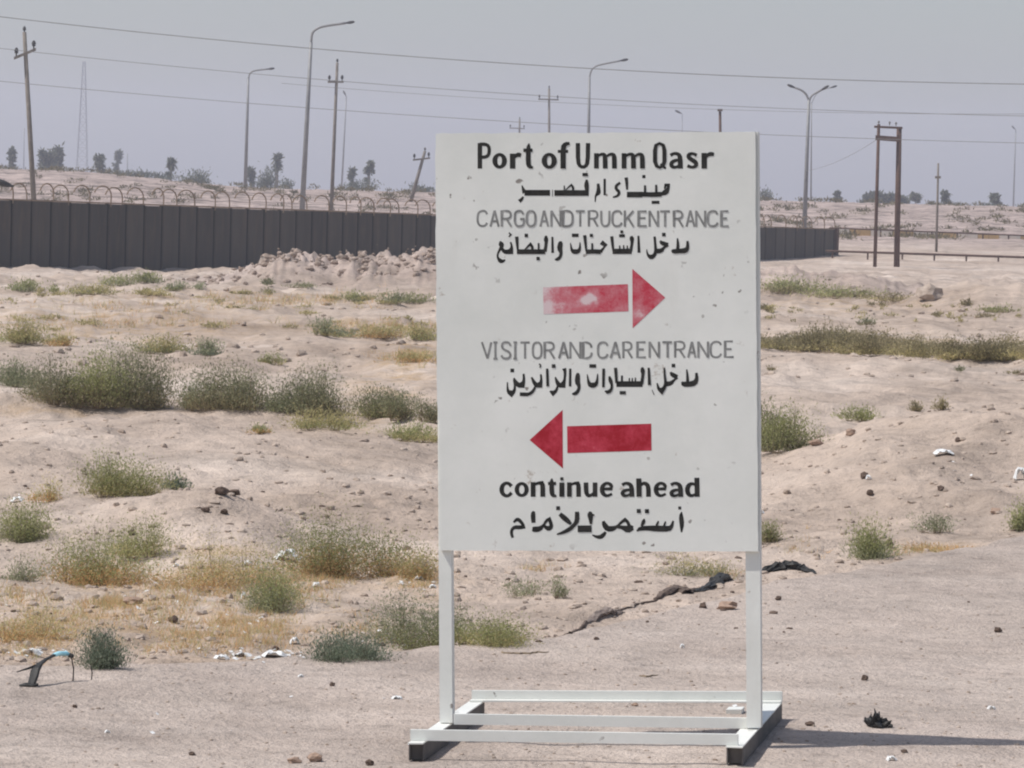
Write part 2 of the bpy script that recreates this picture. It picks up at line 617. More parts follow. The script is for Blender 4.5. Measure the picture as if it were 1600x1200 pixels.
# ------------------------------------------------------------------ wall of dark panels behind the heap
WA = P(-45, 311, 116.5 * DS)
WB = P(1303, 359, 172 * DS)
NP_ = 62
WH = 3.2
wdir = WB - WA
wlen = np.linalg.norm(wdir[:2])
wu = np.array([wdir[0], wdir[1], 0]) / wlen
wnrm = np.array([wu[1], -wu[0], 0])       # faces the camera side
slope = wdir[2] / wlen
wu3 = np.array([wu[0], wu[1], slope])
wall = thing("boundary_wall", "long dark grey wall of upright metal panels behind the rubble heap, topped with curved brackets", "wall", (WA[0], WA[1], WA[2] - WH))
pw = wlen / NP_
W0 = np.array(wall.location)
panel_me = None
for k in range(NP_):
    if panel_me is None:
        mb = MB()
        o = np.zeros(3)
        # folded sheet: flat face with shallow ribs
        xs = [0.06, 0.10, 0.5 * pw, pw - 0.10, pw - 0.06]
        ds = [-0.02, 0.0, 0.006, 0.0, -0.02]
        n = len(xs)
        for z in (0, WH):
            for x, d in zip(xs, ds):
                mb.v.append(wu3 * x + wnrm * (0.03 + d) + np.array([0, 0, z]))
            for x, d in zip(xs, ds):
                mb.v.append(wu3 * x + wnrm * (0.0) + np.array([0, 0, z]))
        for j in range(n - 1):
            mb.f.append((j, j + 1, 2 * n + j + 1, 2 * n + j))
            mb.f.append((n + j + 1, n + j, 3 * n + j, 3 * n + j + 1))
            mb.f.append((2 * n + j, 2 * n + j + 1, 3 * n + j + 1, 3 * n + j))
        mb.f.append((n, 0, 2 * n, 3 * n))
        mb.f.append((n - 1, 2 * n - 1, 4 * n - 1, 3 * n - 1))
        panel_me = mesh("panel", mb.v, mb.f, M["wallp"])
    link("panel", panel_me, wall, tuple(wu3 * pw * k + np.array([0, 0, (vn(np.array(k * 0.9), np.array(3.0)) * 0.02)])))
post_me = None
mb = MB()
mb.box(-wu3 * 0.07 - wnrm * 0.06, wu3 * 0.14, wnrm * 0.062, np.array([0, 0, WH + 0.03]))
post_me = mesh("post", mb.v, mb.f, M["wallpost"])
mb = MB()
arc = []
for j in range(9):
    a = j / 8
    an = a * radians(165)
    arc.append(np.array([0, 0, WH + 0.02 + 0.25]) + np.array([0, 0, 1]) * 0.34 * sin(min(an, pi)) - (wu * 0.85 + wnrm * 0.45) * 0.34 * (1 - cos(an)))
mb.tube([np.array([0, 0, WH - 0.1]), np.array([0, 0, WH + 0.25])] + arc[1:], 0.026, 6)
brk_me = mesh("curved_bracket", mb.v, mb.f, M["bracket"])
for k in range(NP_ + 1):
    link("post", post_me, wall, tuple(wu3 * pw * k))
    b = link("curved_bracket", brk_me, wall, tuple(wu3 * pw * k - wnrm * 0.03))
    b.rotation_euler = (random.uniform(-.05, .05), random.uniform(-.05, .05), random.uniform(-.35, .35))
mb = MB()
mb.box(WA + np.array([0, 0, 0.002]) - wnrm * 0.055, wu3 * wlen, wnrm * 0.10, np.array([0, 0, 0.05]))
mb.build("top_rail", M["bracket"], wall)
mb = MB()
rnd = random.Random(5)
for hh, oo in ((0.25, 0.0), (0.50, 0.08), (0.60, 0.35)):
    mb.tube([WA + wu3 * (wlen * j / 120) + np.array([0, 0, hh + rnd.uniform(-.03, .03)]) - (wu * 0.85 + wnrm * .45) * oo for j in range(121)], 0.007, 4)
o = mb.build("barbed_wire", M["wire"], wall)
o["kind"] = "stuff"
mb = MB()
mb.box(WB - np.array([0, 0, WH]) - wnrm * 0.05 + wu3 * 0.06, wu3 * 0.25, wnrm * 0.2, np.array([0, 0, WH + 0.08]))
mb.build("end_post", M["rust"], wall)

# ------------------------------------------------------------------ rubble stones and pebbles
def ico():
    t = (1 + sqrt(5)) / 2
    v = np.array([(-1, t, 0), (1, t, 0), (-1, -t, 0), (1, -t, 0), (0, -1, t), (0, 1, t), (0, -1, -t), (0, 1, -t), (t, 0, -1), (t, 0, 1), (-t, 0, -1), (-t, 0, 1)], float)
    v /= np.linalg.norm(v[0])
    f = [(0, 11, 5), (0, 5, 1), (0, 1, 7), (0, 7, 10), (0, 10, 11), (1, 5, 9), (5, 11, 4), (11, 10, 2), (10, 7, 6), (7, 1, 8), (3, 9, 4), (3, 4, 2), (3, 2, 6),
         (3, 6, 8), (3, 8, 9), (4, 9, 5), (2, 4, 11), (6, 2, 10), (8, 6, 7), (9, 8, 1)]
    return v, f


ICO = ico()


def ico2():
    v, f = ICO
    v = [tuple(a) for a in v]
    cache = {}
    nf = []

    def mid(a, b):
        k = (min(a, b), max(a, b))
        if k not in cache:
            m_ = (np.array(v[a]) + np.array(v[b])) / 2
            m_ /= np.linalg.norm(m_)
            v.append(tuple(m_))
            cache[k] = len(v) - 1
        return cache[k]
    for a, b, c in f:
        ab, bc, ca = mid(a, b), mid(b, c), mid(c, a)
        nf += [(a, ab, ca), (b, bc, ab), (c, ca, bc), (ab, bc, ca)]
    return np.array(v), nf


ICO2 = ico2()


def scatter_stones(name, label, cat, n, sampler, smin, smax, m, seed):
    r = np.random.RandomState(seed)
    xs, ys = sampler(r, n)
    zs = zg(xs, ys)
    V, Fc = ICO
    vs, fs = [], []
    for k in range(n):
        s = smin + (smax - smin) * r.rand() ** 3.0
        sc = s * np.array([r.uniform(.7, 1.3), r.uniform(.7, 1.3), r.uniform(.4, .8)])
        a = r.rand() * 6.28
        w = V * sc * r.uniform(.75, 1.2, (12, 1))
        x = w[:, 0] * cos(a) - w[:, 1] * sin(a) + xs[k]
        y = w[:, 0] * sin(a) + w[:, 1] * cos(a) + ys[k]
        z = w[:, 2] + zs[k] + sc[2] * 0.25
        b = len(vs) * 12
        vs.append(np.stack([x, y, z], 1))
        fs += [(p + b, q + b, t + b) for p, q, t in Fc]
    me = mesh(name, np.concatenate(vs), fs, m)
    o = link(name, me)
    tag(o, label, cat, kind="stuff")
    return o


def in_view(y0, y1, pw_=1.0):
    def f(r, n):
        v0, v1 = EYE * F / y1, EYE * F / y0
        y = EYE * F / (v0 + (v1 - v0) * r.rand(n))
        x = y * r.uniform(-.14, .14, n)
        return x, y
    return f


def weedy(r, n):
    x, y = in_view(18, 33)(r, n * 3)
    k = (lot(x, y) < 0.3)
    return x[k][:n] if k.sum() >= n else np.resize(x[k], n), y[k][:n] if k.sum() >= n else np.resize(y[k], n)


def rub(r, n):
    return r.uniform(-9.5, -1.0, n), RUB_D + r.normal(-1.5, 2.2, n)


scatter_stones("pebbles", "fine tan pebbles strewn over the graded sandy lot", "pebbles", 3200, in_view(14.5, 24), 0.002, 0.010, M["stone"], 1)
scatter_stones("clods", "small tan clods strewn over the weedy sand beyond the lot", "clods", 3000, weedy, 0.004, 0.034, M["stone"], 2)
scatter_stones("dark_grit", "dark brown grit specks scattered over sand and slope", "grit", 220, in_view(19, 45), 0.005, 0.024, M["darkstone"], 3)
scatter_stones("rubble", "pinkish rubble lumps heaped in front of the dark wall", "rubble", 1100, rub, 0.015, 0.14, M["earth"], 4)
scatter_stones("far_stones", "mixed stones on the open ground before the wall", "stones", 1400, in_view(50, 130), 0.015, 0.09, M["stone"], 6)


# ------------------------------------------------------------------ shrubs
PAL = {
    'green': [(0.36, 0.37, 0.165), (0.28, 0.295, 0.125), (0.45, 0.44, 0.225)],
    'grey': [(0.33, 0.345, 0.21), (0.26, 0.28, 0.165), (0.41, 0.41, 0.27)],
    'dark': [(0.26, 0.26, 0.15), (0.19, 0.20, 0.11), (0.36, 0.345, 0.21)],
    'blue': [(0.20, 0.235, 0.165), (0.145, 0.17, 0.115), (0.29, 0.32, 0.24)],
    'olive': [(0.31, 0.265, 0.15), (0.23, 0.205, 0.115), (0.41, 0.345, 0.21)],
    'yellow': [(0.50, 0.44, 0.21), (0.39, 0.36, 0.17), (0.58, 0.49, 0.26)],
    'orange': [(0.60, 0.38, 0.18), (0.50, 0.31, 0.14), (0.66, 0.47, 0.26)],
    'far': [(0.14, 0.155, 0.11), (0.11, 0.12, 0.085), (0.19, 0.19, 0.14)],
}


def set_tint(me, cols, per):
    ca = me.color_attributes.new("tint", 'FLOAT_COLOR', 'POINT')
    a = np.ones((len(cols) * per, 4), np.float32)
    a[:, :3] = np.repeat(cols, per, axis=0)
    ca.data.foreach_set("color", a.ravel())


def shrub_geo(w, h, pal, pal2, seed, D, spread=1.0, dens=1.0, upright=0.5, leaf=None, lenf=3.0, low=0.12):
    """foliage + stems around the origin; w,h metres"""
    r = np.random.RandomState(seed)
    lf = leaf or max(0.0044, D * 0.00023)
    la = lf * lf * lenf * 0.5
    w, h = w * 1.26, h * 1.04
    N = int(min(18000, dens * 2.5 * (w * h * 0.75) / la))
    ns = int(np.clip(22 + N / 70, 22, 150))
    # stems: start near the foot, end on an uneven dome
    ang = r.rand(ns) * 2 * pi
    el = np.arccos(r.rand(ns) ** 1.05)          # 0 = up
    lob = 0.72 + 0.28 * np.sin(ang * 2 + r.rand() * 6) * np.cos(ang * 3 + r.rand() * 6) + r.uniform(-.22, .16, ns)
    ex = np.sin(el) * np.cos(ang) * w * 0.5 * lob
    ey = np.sin(el) * np.sin(ang) * w * 0.42 * lob
    ez = (low + (1 - low) * np.cos(el)) * h * (0.80 + 0.28 * r.rand(ns))
    nb = 2 + int(min(5, w / max(h, .01) * 1.6)) + r.randint(0, 2)
    ox = r.uniform(-.30, .30, nb) * w
    oy = r.uniform(-.22, .22, nb) * w
    ox[0] = r.uniform(-.12, .12) * w
    oh = r.uniform(.42, .95, nb)
    oh[0] = 1.0
    ow = r.uniform(.34, .62, nb)
    ow[0] = r.uniform(.6, .75)
    gi = r.choice(nb, ns, p=(ow * oh) / (ow * oh).sum())
    bx = ox[gi] + ex * 0.12 * spread
    by = oy[gi] + ey * 0.12 * spread
    ex = ox[gi] + ex * ow[gi]
    ey = oy[gi] + ey * ow[gi]
    ez = ez * oh[gi]
    sv, sf = [], []
    cm = MB()
    for k in range(nb):
        cm.tube([np.array([0, 0, -.012]), np.array([ox[k] * .5, oy[k] * .5, -.008]), np.array([ox[k], oy[k], -.004])], [lf * .5, lf * .4, lf * .35], 3, False)
    for k in range(ns):
        a = np.array([bx[k], by[k], -0.01])
        c = np.array([ex[k], ey[k], ez[k]])
        m_ = np.array([bx[k] * .35 + ex[k] * 0.65, by[k] * .35 + ey[k] * 0.65, ez[k] * 0.5])
        rr = lf * 0.16
        cm.tube([a, m_, c], [rr * 1.6, rr, rr * 0.5], 3, False)
    # leaves along stems, in loose clumps
    si = r.randint(0, ns, N)
    t = r.rand(N) ** 0.65 * 0.96 + 0.06
    t = np.clip(t, 0.08, 1.05)
    u = t[:, None]
    a = np.stack([bx, by, np.zeros(ns)], 1)[si]
    c = np.stack([ex, ey, ez], 1)[si]
    m_ = np.stack([bx * .35 + ex * .65, by * .35 + ey * .65, ez * .5], 1)[si]
    p = (1 - u) ** 2 * a + 2 * u * (1 - u) * m_ + u * u * c
    cl = r.normal(0, 1, (N, 3)) * np.array([w, w, h * .8]) * 0.085
    p = p + cl * (0.5 + t[:, None])
    p[:, 2] = np.maximum(p[:, 2], 0.004 + 0.02 * h * r.rand(N))
    d = (c - a)
    d = d / (np.linalg.norm(d, axis=1, keepdims=True) + 1e-9)
    d = d * upright + r.normal(0, 0.55, (N, 3)) + np.array([0, 0, upright * 0.4])
    d /= np.linalg.norm(d, axis=1, keepdims=True)
    s = np.cross(d, r.normal(0, 1, (N, 3)))
    s /= np.linalg.norm(s, axis=1, keepdims=True) + 1e-9
    ln = lf * lenf * r.uniform(.6, 1.35, (N, 1))
    wd = lf * r.uniform(.7, 1.2, (N, 1)) * 0.5
    q = np.stack([p, p + d * ln * .45 + s * wd, p + d * ln, p + d * ln * .45 - s * wd], 1).reshape(-1, 3)
    f = (np.arange(N)[:, None] * 4 + np.arange(4)[None, :]).tolist()
    A = np.array(PAL[pal])
    B = np.array(PAL[pal2 or pal])
    pick = A[r.choice(3, N, p=[.5, .28, .22])]
    pick2 = B[r.choice(3, N, p=[.5, .28, .22])]
    # lower leaves dry out first; each stem has its own share too
    tone = np.clip((0.42 - p[:, 2] / h) * 2.2 + r.normal(0, .25, ns)[si] + r.normal(0, .15, N), 0, 1)
    usep2 = (r.rand(N) < tone) if pal2 else np.zeros(N, bool)
    cols = np.where(usep2[:, None], pick2, pick) * (r.uniform(.86, 1.14, ns)[si][:, None]) * (r.uniform(.8, 1.2, nb)[gi][si][:, None]) * r.uniform(.9, 1.1, (N, 1))
    return q, f, cols, cm


def shrub(name, label, cat, px, py, wpx, hpx, pal, pal2=None, seed=0, parts=True, group=None, D=None, z=None, **kw):
    if D is None:
        g = G(px, py)
    else:
        q0 = P(px, py, D)
        g = np.array([q0[0], D, float(zg(q0[0], D))])
        hpx = (P(px, py - hpx, D)[2] - g[2]) / D * F
    D = g[1]
    w = wpx * D / F * 1.08
    h = max(hpx, 5) * D / F * 0.97
    q, f, cols, cm = shrub_geo(w, h, pal, pal2, seed * 13 + 5, D, **kw)
    if parts:
        root = thing(name, label, cat, g, group)
        me = mesh("foliage", q, f, M["leaf"])
        set_tint(me, cols, 4)
        link("foliage", me, root)
        link("stem", mesh("stem", cm.v, cm.f, M["twig"]), root)
        return root
    me = mesh(name, q, f, M["leaf"])
    set_tint(me, cols, 4)
    o = link(name, me, None, tuple(map(float, g)))
    return tag(o, label, cat, group)


S = 0
GN = "desert shrubs on the weedy ground"
near = [
    # px, base y, width, height, palette, second, label, options
    (163, 1044, 84, 66, 'blue', None, "round blue-green shrub beside the bent black strap at the lot edge", dict(upright=1.2, dens=1.5)),
    (534, 1031, 104, 56, 'blue', None, "spiky dark blue-green shrub on the lot edge left of the sign", dict(upright=1.5, dens=1.4)),
    (640, 1014, 135, 98, 'grey', 'green', "grey-green bush right behind the sign's left leg", dict(dens=0.95)),
    (766, 1008, 122, 58, 'green', None, "low green bush seen between the sign's legs", dict(dens=1.2)),
    (434, 955, 112, 92, 'green', 'grey', "loose green bush in front of the white plastic bag", dict(dens=0.8)),
    (545, 905, 185, 112, 'green', 'orange', "large green bush with a dry orange skirt left of the sign", dict(dens=1.0)),
    (655, 905, 66, 56, 'yellow', 'orange', "small yellow-orange bush touching the sign's left edge", dict(dens=0.8)),
    (150, 912, 155, 98, 'green', 'orange', "wide pale green bush with orange base and a short shadow", dict(dens=0.9)),
    (222, 868, 92, 72, 'green', None, "green bush growing behind the wide pale one, upright sprays", dict(dens=0.8)),
    (325, 918, 160, 92, 'yellow', 'orange', "broad thin yellow-green bush in the middle of the weeds", dict(dens=0.5)),
    (32, 846, 105, 74, 'green', 'dark', "full green bush cut by the left picture edge", dict(dens=1.1)),
    (200, 776, 125, 76, 'green', None, "feathery green bush on top of the little sand hump", dict(dens=1.1, upright=0.9)),
    (262, 764, 46, 27, 'blue', None, "small dark tuft at the right foot of the hump bush", dict(dens=1.2, upright=1.2)),
    (76, 784, 46, 40, 'yellow', 'orange', "dry brownish tuft left of the little sand hump", dict(dens=0.7)),
    (32, 908, 70, 42, 'grey', None, "small pale grey bush low by the left picture edge", dict(dens=0.5)),
    (52, 1002, 120, 62, 'yellow', 'orange', "straw-yellow bush above the bent black strap", dict(dens=0.6)),
    (820, 932, 66, 38, 'grey', None, "wispy grey shrub seen between the sign's legs, further back", dict(dens=0.4)),
    (874, 934, 28, 36, 'grey', None, "narrow wispy sprig beside the wispy grey shrub", dict(dens=0.6, upright=1.0)),
    (1085, 898, 96, 40, 'yellow', 'grey', "thin yellowish bush behind the dark rags near the right leg", dict(dens=0.6)),
    (1349, 874, 76, 70, 'green', 'grey', "rounded green bush standing alone on the right slope", dict(dens=1.3, upright=1.1)),
    (1464, 831, 66, 36, 'grey', None, "faint grey-green bush up and right of the rounded green one", dict(dens=0.5)),
    (1597, 828, 46, 54, 'green', 'dark', "dark green bush cut by the right picture edge", dict(dens=1.2)),
    (1198, 848, 42, 42, 'green', 'olive', "green bush peeking out right of the sign's edge, lower one", dict(dens=1.0)),
    (1461, 862, 88, 16, 'orange', 'yellow', "flat orange dry cushion on the ledge of the right slope", dict(dens=0.7)),
]
for (px, py, w, h, p1, p2, lab, kw) in near:
    S += 1
    shrub("desert_shrub", lab, "shrub", px, py, w, h, p1, p2 or ('yellow' if p1 == 'green' else None), S, True, GN, **kw)

row = [
    (18, 604, 84, 50, 'grey', None, "leftmost grey-green shrub of the dark row behind the sand berm"),
    (92, 630, 112, 82, 'dark', 'olive', "second shrub of the dark row, olive with a ragged top"),
    (150, 636, 90, 92, 'green', 'olive', "olive green shrub of the dark row touching the tallest one"),
    (218, 638, 130, 108, 'dark', 'olive', "tallest and darkest shrub of the row behind the sand berm"),
    (305, 640, 60, 52, 'grey', 'olive', "small grey shrub of the dark row in the gap beside the tallest"),
    (362, 642, 128, 88, 'dark', 'olive', "dark shrub with two humps in the middle of the row behind the berm"),
    (452, 645, 84, 70, 'dark', 'grey', "mid-size shrub of the dark row above the pale yellow-green patch"),
    (512, 652, 100, 82, 'dark', 'olive', "broad dark shrub of the row with twigs sticking out on top"),
    (585, 654, 84, 62, 'dark', 'green', "sloping dark shrub of the row, third from the sign"),
    (632, 656, 60, 50, 'dark', 'olive', "small dark shrub of the row, second from the sign"),
    (668, 660, 46, 46, 'dark', 'olive', "last dark shrub of the row, touching the sign's edge"),
    (490, 670, 104, 34, 'yellow', 'green', "low yellow-green shrub in front of the dark row"),
    (650, 690, 104, 34, 'green', 'yellow', "low green shrub against the sign's left edge below the dark row"),
    (402, 678, 36, 20, 'green', 'orange', "tiny green and orange tuft alone in front of the dark row"),
    (1228, 706, 108, 72, 'green', 'dark', "dark green shrub half hidden by the slope right of the sign"),
    (1200, 702, 60, 80, 'dark', 'olive', "darkest shrub against the sign's right edge behind the slope"),
    (1341, 657, 56, 26, 'green', None, "small pale green shrub on the crest of the right slope"),
    (1437, 643, 26, 20, 'olive', None, "left one of two small brown tufts high on the right slope"),
    (1470, 641, 26, 22, 'olive', None, "right one of two small brown tufts high on the right slope"),
]
for (px, py, w, h, p1, p2, lab) in row:
    S += 1
    kw = dict(dens=1.1, upright=0.8, spread=1.5, low=0.18)
    w = w * 0.95
    shrub("desert_shrub", lab, "shrub", px, py, w, h, p1, p2, S, True, GN, **kw)

far = [
    (42, 536, 84, 40, 'yellow', 'green', "yellow-green shrub at the far left above the dark row"),
    (95, 540, 50, 24, 'yellow', 'orange', "dry low shrub trailing right of the far left yellow-green one"),
    (252, 552, 72, 34, 'yellow', 'green', "yellow-green shrub behind the tallest dark shrub"),
    (318, 556, 46, 30, 'grey', 'blue', "round grey-green shrub right of the yellow-green one behind the row"),
    (426, 570, 34, 22, 'green', 'yellow', "small green shrub alone behind the right half of the dark row"),
    (498, 524, 44, 32, 'grey', 'yellow', "grey-green shrub at the left end of the dry strip beside the sign"),
    (532, 527, 66, 16, 'grey', 'yellow', "low greenish cushion within the dry strip beside the sign"),
    (600, 528, 80, 24, 'yellow', 'orange', "straw coloured shrub within the dry strip beside the sign"),
    (660, 532, 50, 30, 'yellow', 'green', "green and yellow shrub where the dry strip meets the sign"),
    (45, 456, 54, 22, 'green', 'grey', "flat green shrub at far left before the wall"),
    (84, 457, 16, 14, 'green', None, "tiny green tuft right of the flat far left shrub"),
    (152, 460, 70, 20, 'yellow', 'green', "dry yellowish shrub between two green ones before the wall"),
    (184, 446, 46, 20, 'green', 'grey', "green shrub close to the foot of the wall, left of its neighbour"),
    (224, 442, 48, 24, 'green', 'grey', "green shrub close to the foot of the wall, right of its neighbour"),
    (240, 461, 50, 14, 'yellow', None, "faint yellow cushion in front of the two green shrubs by the wall"),
    (275, 454, 36, 16, 'grey', 'green', "pale round shrub before the wall, left of the rubble heap"),
    (312, 452, 20, 12, 'grey', None, "small pale tuft before the wall, left of the rubble heap"),
    (415, 446, 24, 12, 'dark', None, "small dark tuft at the foot of the rubble heap, left one"),
    (466, 449, 44, 8, 'dark', None, "flat dark streak of scrub at the foot of the rubble heap"),
    (418, 460, 18, 12, 'dark', 'yellow', "tiny dark tuft just below the left foot of the heap"),
    (557, 471, 52, 18, 'green', 'dark', "leftmost of three green shrubs below the rubble heap"),
    (612, 474, 36, 22, 'grey', 'green', "middle and roundest of three shrubs below the rubble heap"),
    (656, 474, 46, 18, 'green', 'grey', "rightmost of three green shrubs below the rubble heap"),
    (1243, 458, 84, 32, 'green', 'olive', "green shrub below the right end of the dark wall"),
    (1320, 466, 110, 22, 'green', 'olive', "long low green shrub trailing right of the wall's end"),
    (1400, 470, 90, 14, 'olive', 'yellow', "flat olive shrub beside the pale boulder"),
    (1556, 490, 56, 16, 'green', 'olive', "green shrub near the right edge on the pale mound"),
    (1541, 496, 28, 8, 'olive', None, "flat dark tuft just under the green shrub on the pale mound"),
    (1512, 478, 22, 14, 'olive', None, "small tuft left of the green shrub on the pale mound"),
    (1358, 509, 24, 16, 'grey', 'olive', "small dark tuft just above the long olive scrub band"),
    (1206, 486, 22, 12, 'yellow', 'olive', "yellowish tuft right of the sign above the scrub band"),
    (1190, 483, 16, 12, 'olive', None, "tiny dark tuft touching the sign's right edge above the scrub band"),
    (1465, 494, 16, 10, 'olive', None, "tiny dark tuft in the middle of the pale flat on the right"),
    (1360, 477, 12, 7, 'olive', None, "left of two specks of scrub under the long green shrub"),
    (1378, 478, 16, 8, 'olive', None, "right of two specks of scrub under the long green shrub"),
    (1500, 581, 14, 10, 'dark', None, "small dark tuft just below the scrub band on the right"),
    (1590, 585, 30, 8, 'olive', None, "flat tuft by the right picture edge below the scrub band"),
    (1205, 579, 16, 8, 'olive', None, "tiny tuft right of the sign below the scrub band"),
    (648, 566, 70, 22, 'yellow', 'orange', "faint straw coloured shrub left of the sign above the dark row"),
]
for (px, py, w, h, p1, p2, lab) in far:
    S += 1
    shrub("desert_shrub", lab, "shrub", px, py, w, h, p1, p2, S, w > 30, GN, dens=1.1, spread=2.0, low=0.2)


def band(name, label, cat, pts, pal, pal2, seed):
    """continuous low scrub: many small crowns in one mesh"""
    r = np.random.RandomState(seed)
    Q, Fs, Cs = [], [], []
    n = 0
    for (px, py, w, h) in pts:
        g = G(px, py)
        D = g[1]
        q, f, c, cm = shrub_geo(w * D / F, h * D / F, pal, pal2, r.randint(9999), D, 2.5, 0.9, low=0.25)
        Q.append(q + g)
        Fs += [[k + n for k in ff] for ff in f]
        Cs.append(c)
        n += len(q)
    me = mesh(name, np.concatenate(Q), Fs, M["leaf"])
    set_tint(me, np.concatenate(Cs), 4)
    return tag(link(name, me), label, cat, kind="stuff")


r = random.Random(3)
bp = []
for k in range(52):
    x = 1175 + k * 9 + r.uniform(-6, 6)
    top = np.interp(x, [1175, 1230, 1280, 1330, 1400, 1480, 1600, 1650], [522, 528, 506, 512, 520, 528, 524, 524])
    bot = np.interp(x, [1175, 1300, 1450, 1650], [546, 552, 562, 570]) - r.uniform(0, 12)
    bp.append((x, bot, r.uniform(40, 70), max(12, bot - top + r.uniform(-8, 5))))
band("low_scrub", "olive brown scrub band stretching right of the sign", "scrub", bp, 'olive', 'yellow', 8)
bp = []
for k in range(46):
    x = r.uniform(0, 680)
    bp.append((x, r.choice([462, 470, 480, 495, 505, 515]) + r.uniform(-6, 6), r.uniform(10, 40), r.uniform(3, 8)))
for k in range(30):
    bp.append((r.uniform(1190, 1600), r.uniform(475, 505), r.uniform(5, 18), r.uniform(3, 6)))
band("dry_tufts", "tiny dry yellowish tufts dotted over the distant flat", "tufts", bp, 'yellow', 'olive', 9)


# dry grass among the weeds
def dry_grass():
    r = np.random.RandomState(12)
    patches = [(40, 1000, 60, 30, 500), (110, 965, 90, 30, 500), (170, 945, 50, 14, 500), (250, 960, 90, 26, 500), (300, 1000, 90, 26, 600), (400, 985, 80, 34, 900),
               (350, 920, 80, 30, 500), (470, 930, 70, 25, 350), (430, 900, 60, 20, 250), (20, 930, 50, 15, 300), (280, 925, 60, 20, 350), (655, 905, 40, 18, 250),
               (1130, 900, 30, 8, 60), (840, 888, 40, 8, 80), (1460, 862, 60, 8, 250), (560, 985, 60, 20, 200), (180, 505, 240, 10, 300), (500, 905, 60, 20, 400),
               (600, 515, 90, 12, 500), (640, 560, 45, 12, 300), (470, 470, 200, 12, 400), (1250, 850, 80, 25, 60), (150, 905, 40, 14, 300), (230, 480, 200, 10, 250)]
    Q, Cs = [], []
    for (px, py, rx, ry, n) in patches:
        for _ in range(n // 4):
            a, b = r.normal(0, .5, 2)
            g = G(px + a * rx, py + b * ry)
            D = g[1]
            if lot(g[0], g[1]) > 0.5:
                continue
            k = 9
            sc = max(1.0, D / 26)
            p = np.repeat(g[None], k, 0) + np.c_[r.normal(0, .02 * sc, (k, 2)), np.zeros(k) - 0.004]
            d = r.normal(0, .5, (k, 3)) + np.array([0, 0, 1.0])
            d /= np.linalg.norm(d, axis=1, keepdims=True)
            s = np.cross(d, r.normal(0, 1, (k, 3)))
            s /= np.linalg.norm(s, axis=1, keepdims=True)
            ln = r.uniform(.018, .06, (k, 1)) * sc
            wd = 0.0018 * sc * r.uniform(.7, 1.3, (k, 1))
            Q.append(np.stack([p - s * wd, p + s * wd, p + d * ln], 1).reshape(-1, 3))
            Cs.append((np.array(PAL['orange'] + PAL['yellow'][:2])[r.randint(0, 5, k)] + .04) * r.uniform(.9, 1.3, (k, 1)))
    q = np.concatenate(Q)
    n = len(q) // 3
    me = mesh("dry_grass", q, (np.arange(n)[:, None] * 3 + np.arange(3)).tolist(), M["leaf"])
    set_tint(me, np.concatenate(Cs), 3)
    tag(link("dry_grass", me), "dry orange straw-like grass among the weeds", "grass", kind="stuff")


dry_grass()


# ------------------------------------------------------------------ trees on the horizon
def crown_mesh(cl, D, pal='far', seed=0, leaf=None, droop=0.0):
    """cl: list of (centre offset xyz, radius xyz, n)"""
    r = np.random.RandomState(seed)
    lf = leaf or D * 0.0005
    Q, C = [], []
    for (c, rad, n) in cl:
        p = r.normal(0, .45, (n, 3)) * np.array(rad) + np.array(c)
        d = r.normal(0, 1, (n, 3)) + np.array([0, 0, .4])
        d /= np.linalg.norm(d, axis=1, keepdims=True)
        s = np.cross(d, r.normal(0, 1, (n, 3)))
        s /= np.linalg.norm(s, axis=1, keepdims=True)
        ln = lf * 2.4 * r.uniform(.6, 1.4, (n, 1))
        wd = lf * .6
        Q.append(np.stack([p, p + d * ln * .5 + s * wd, p + d * ln, p + d * ln * .5 - s * wd], 1).reshape(-1, 3))
        C.append(np.array(PAL[pal])[r.randint(0, 3, n)] * r.uniform(.8, 1.2, (n, 1)))
    q = np.concatenate(Q)
    n = len(q) // 4
    me = mesh("crown", q, (np.arange(n)[:, None] * 4 + np.arange(4)).tolist(), M["leaf"])
    set_tint(me, np.concatenate(C), 4)
    return me


TG = "storm-worn date palms on the horizon"


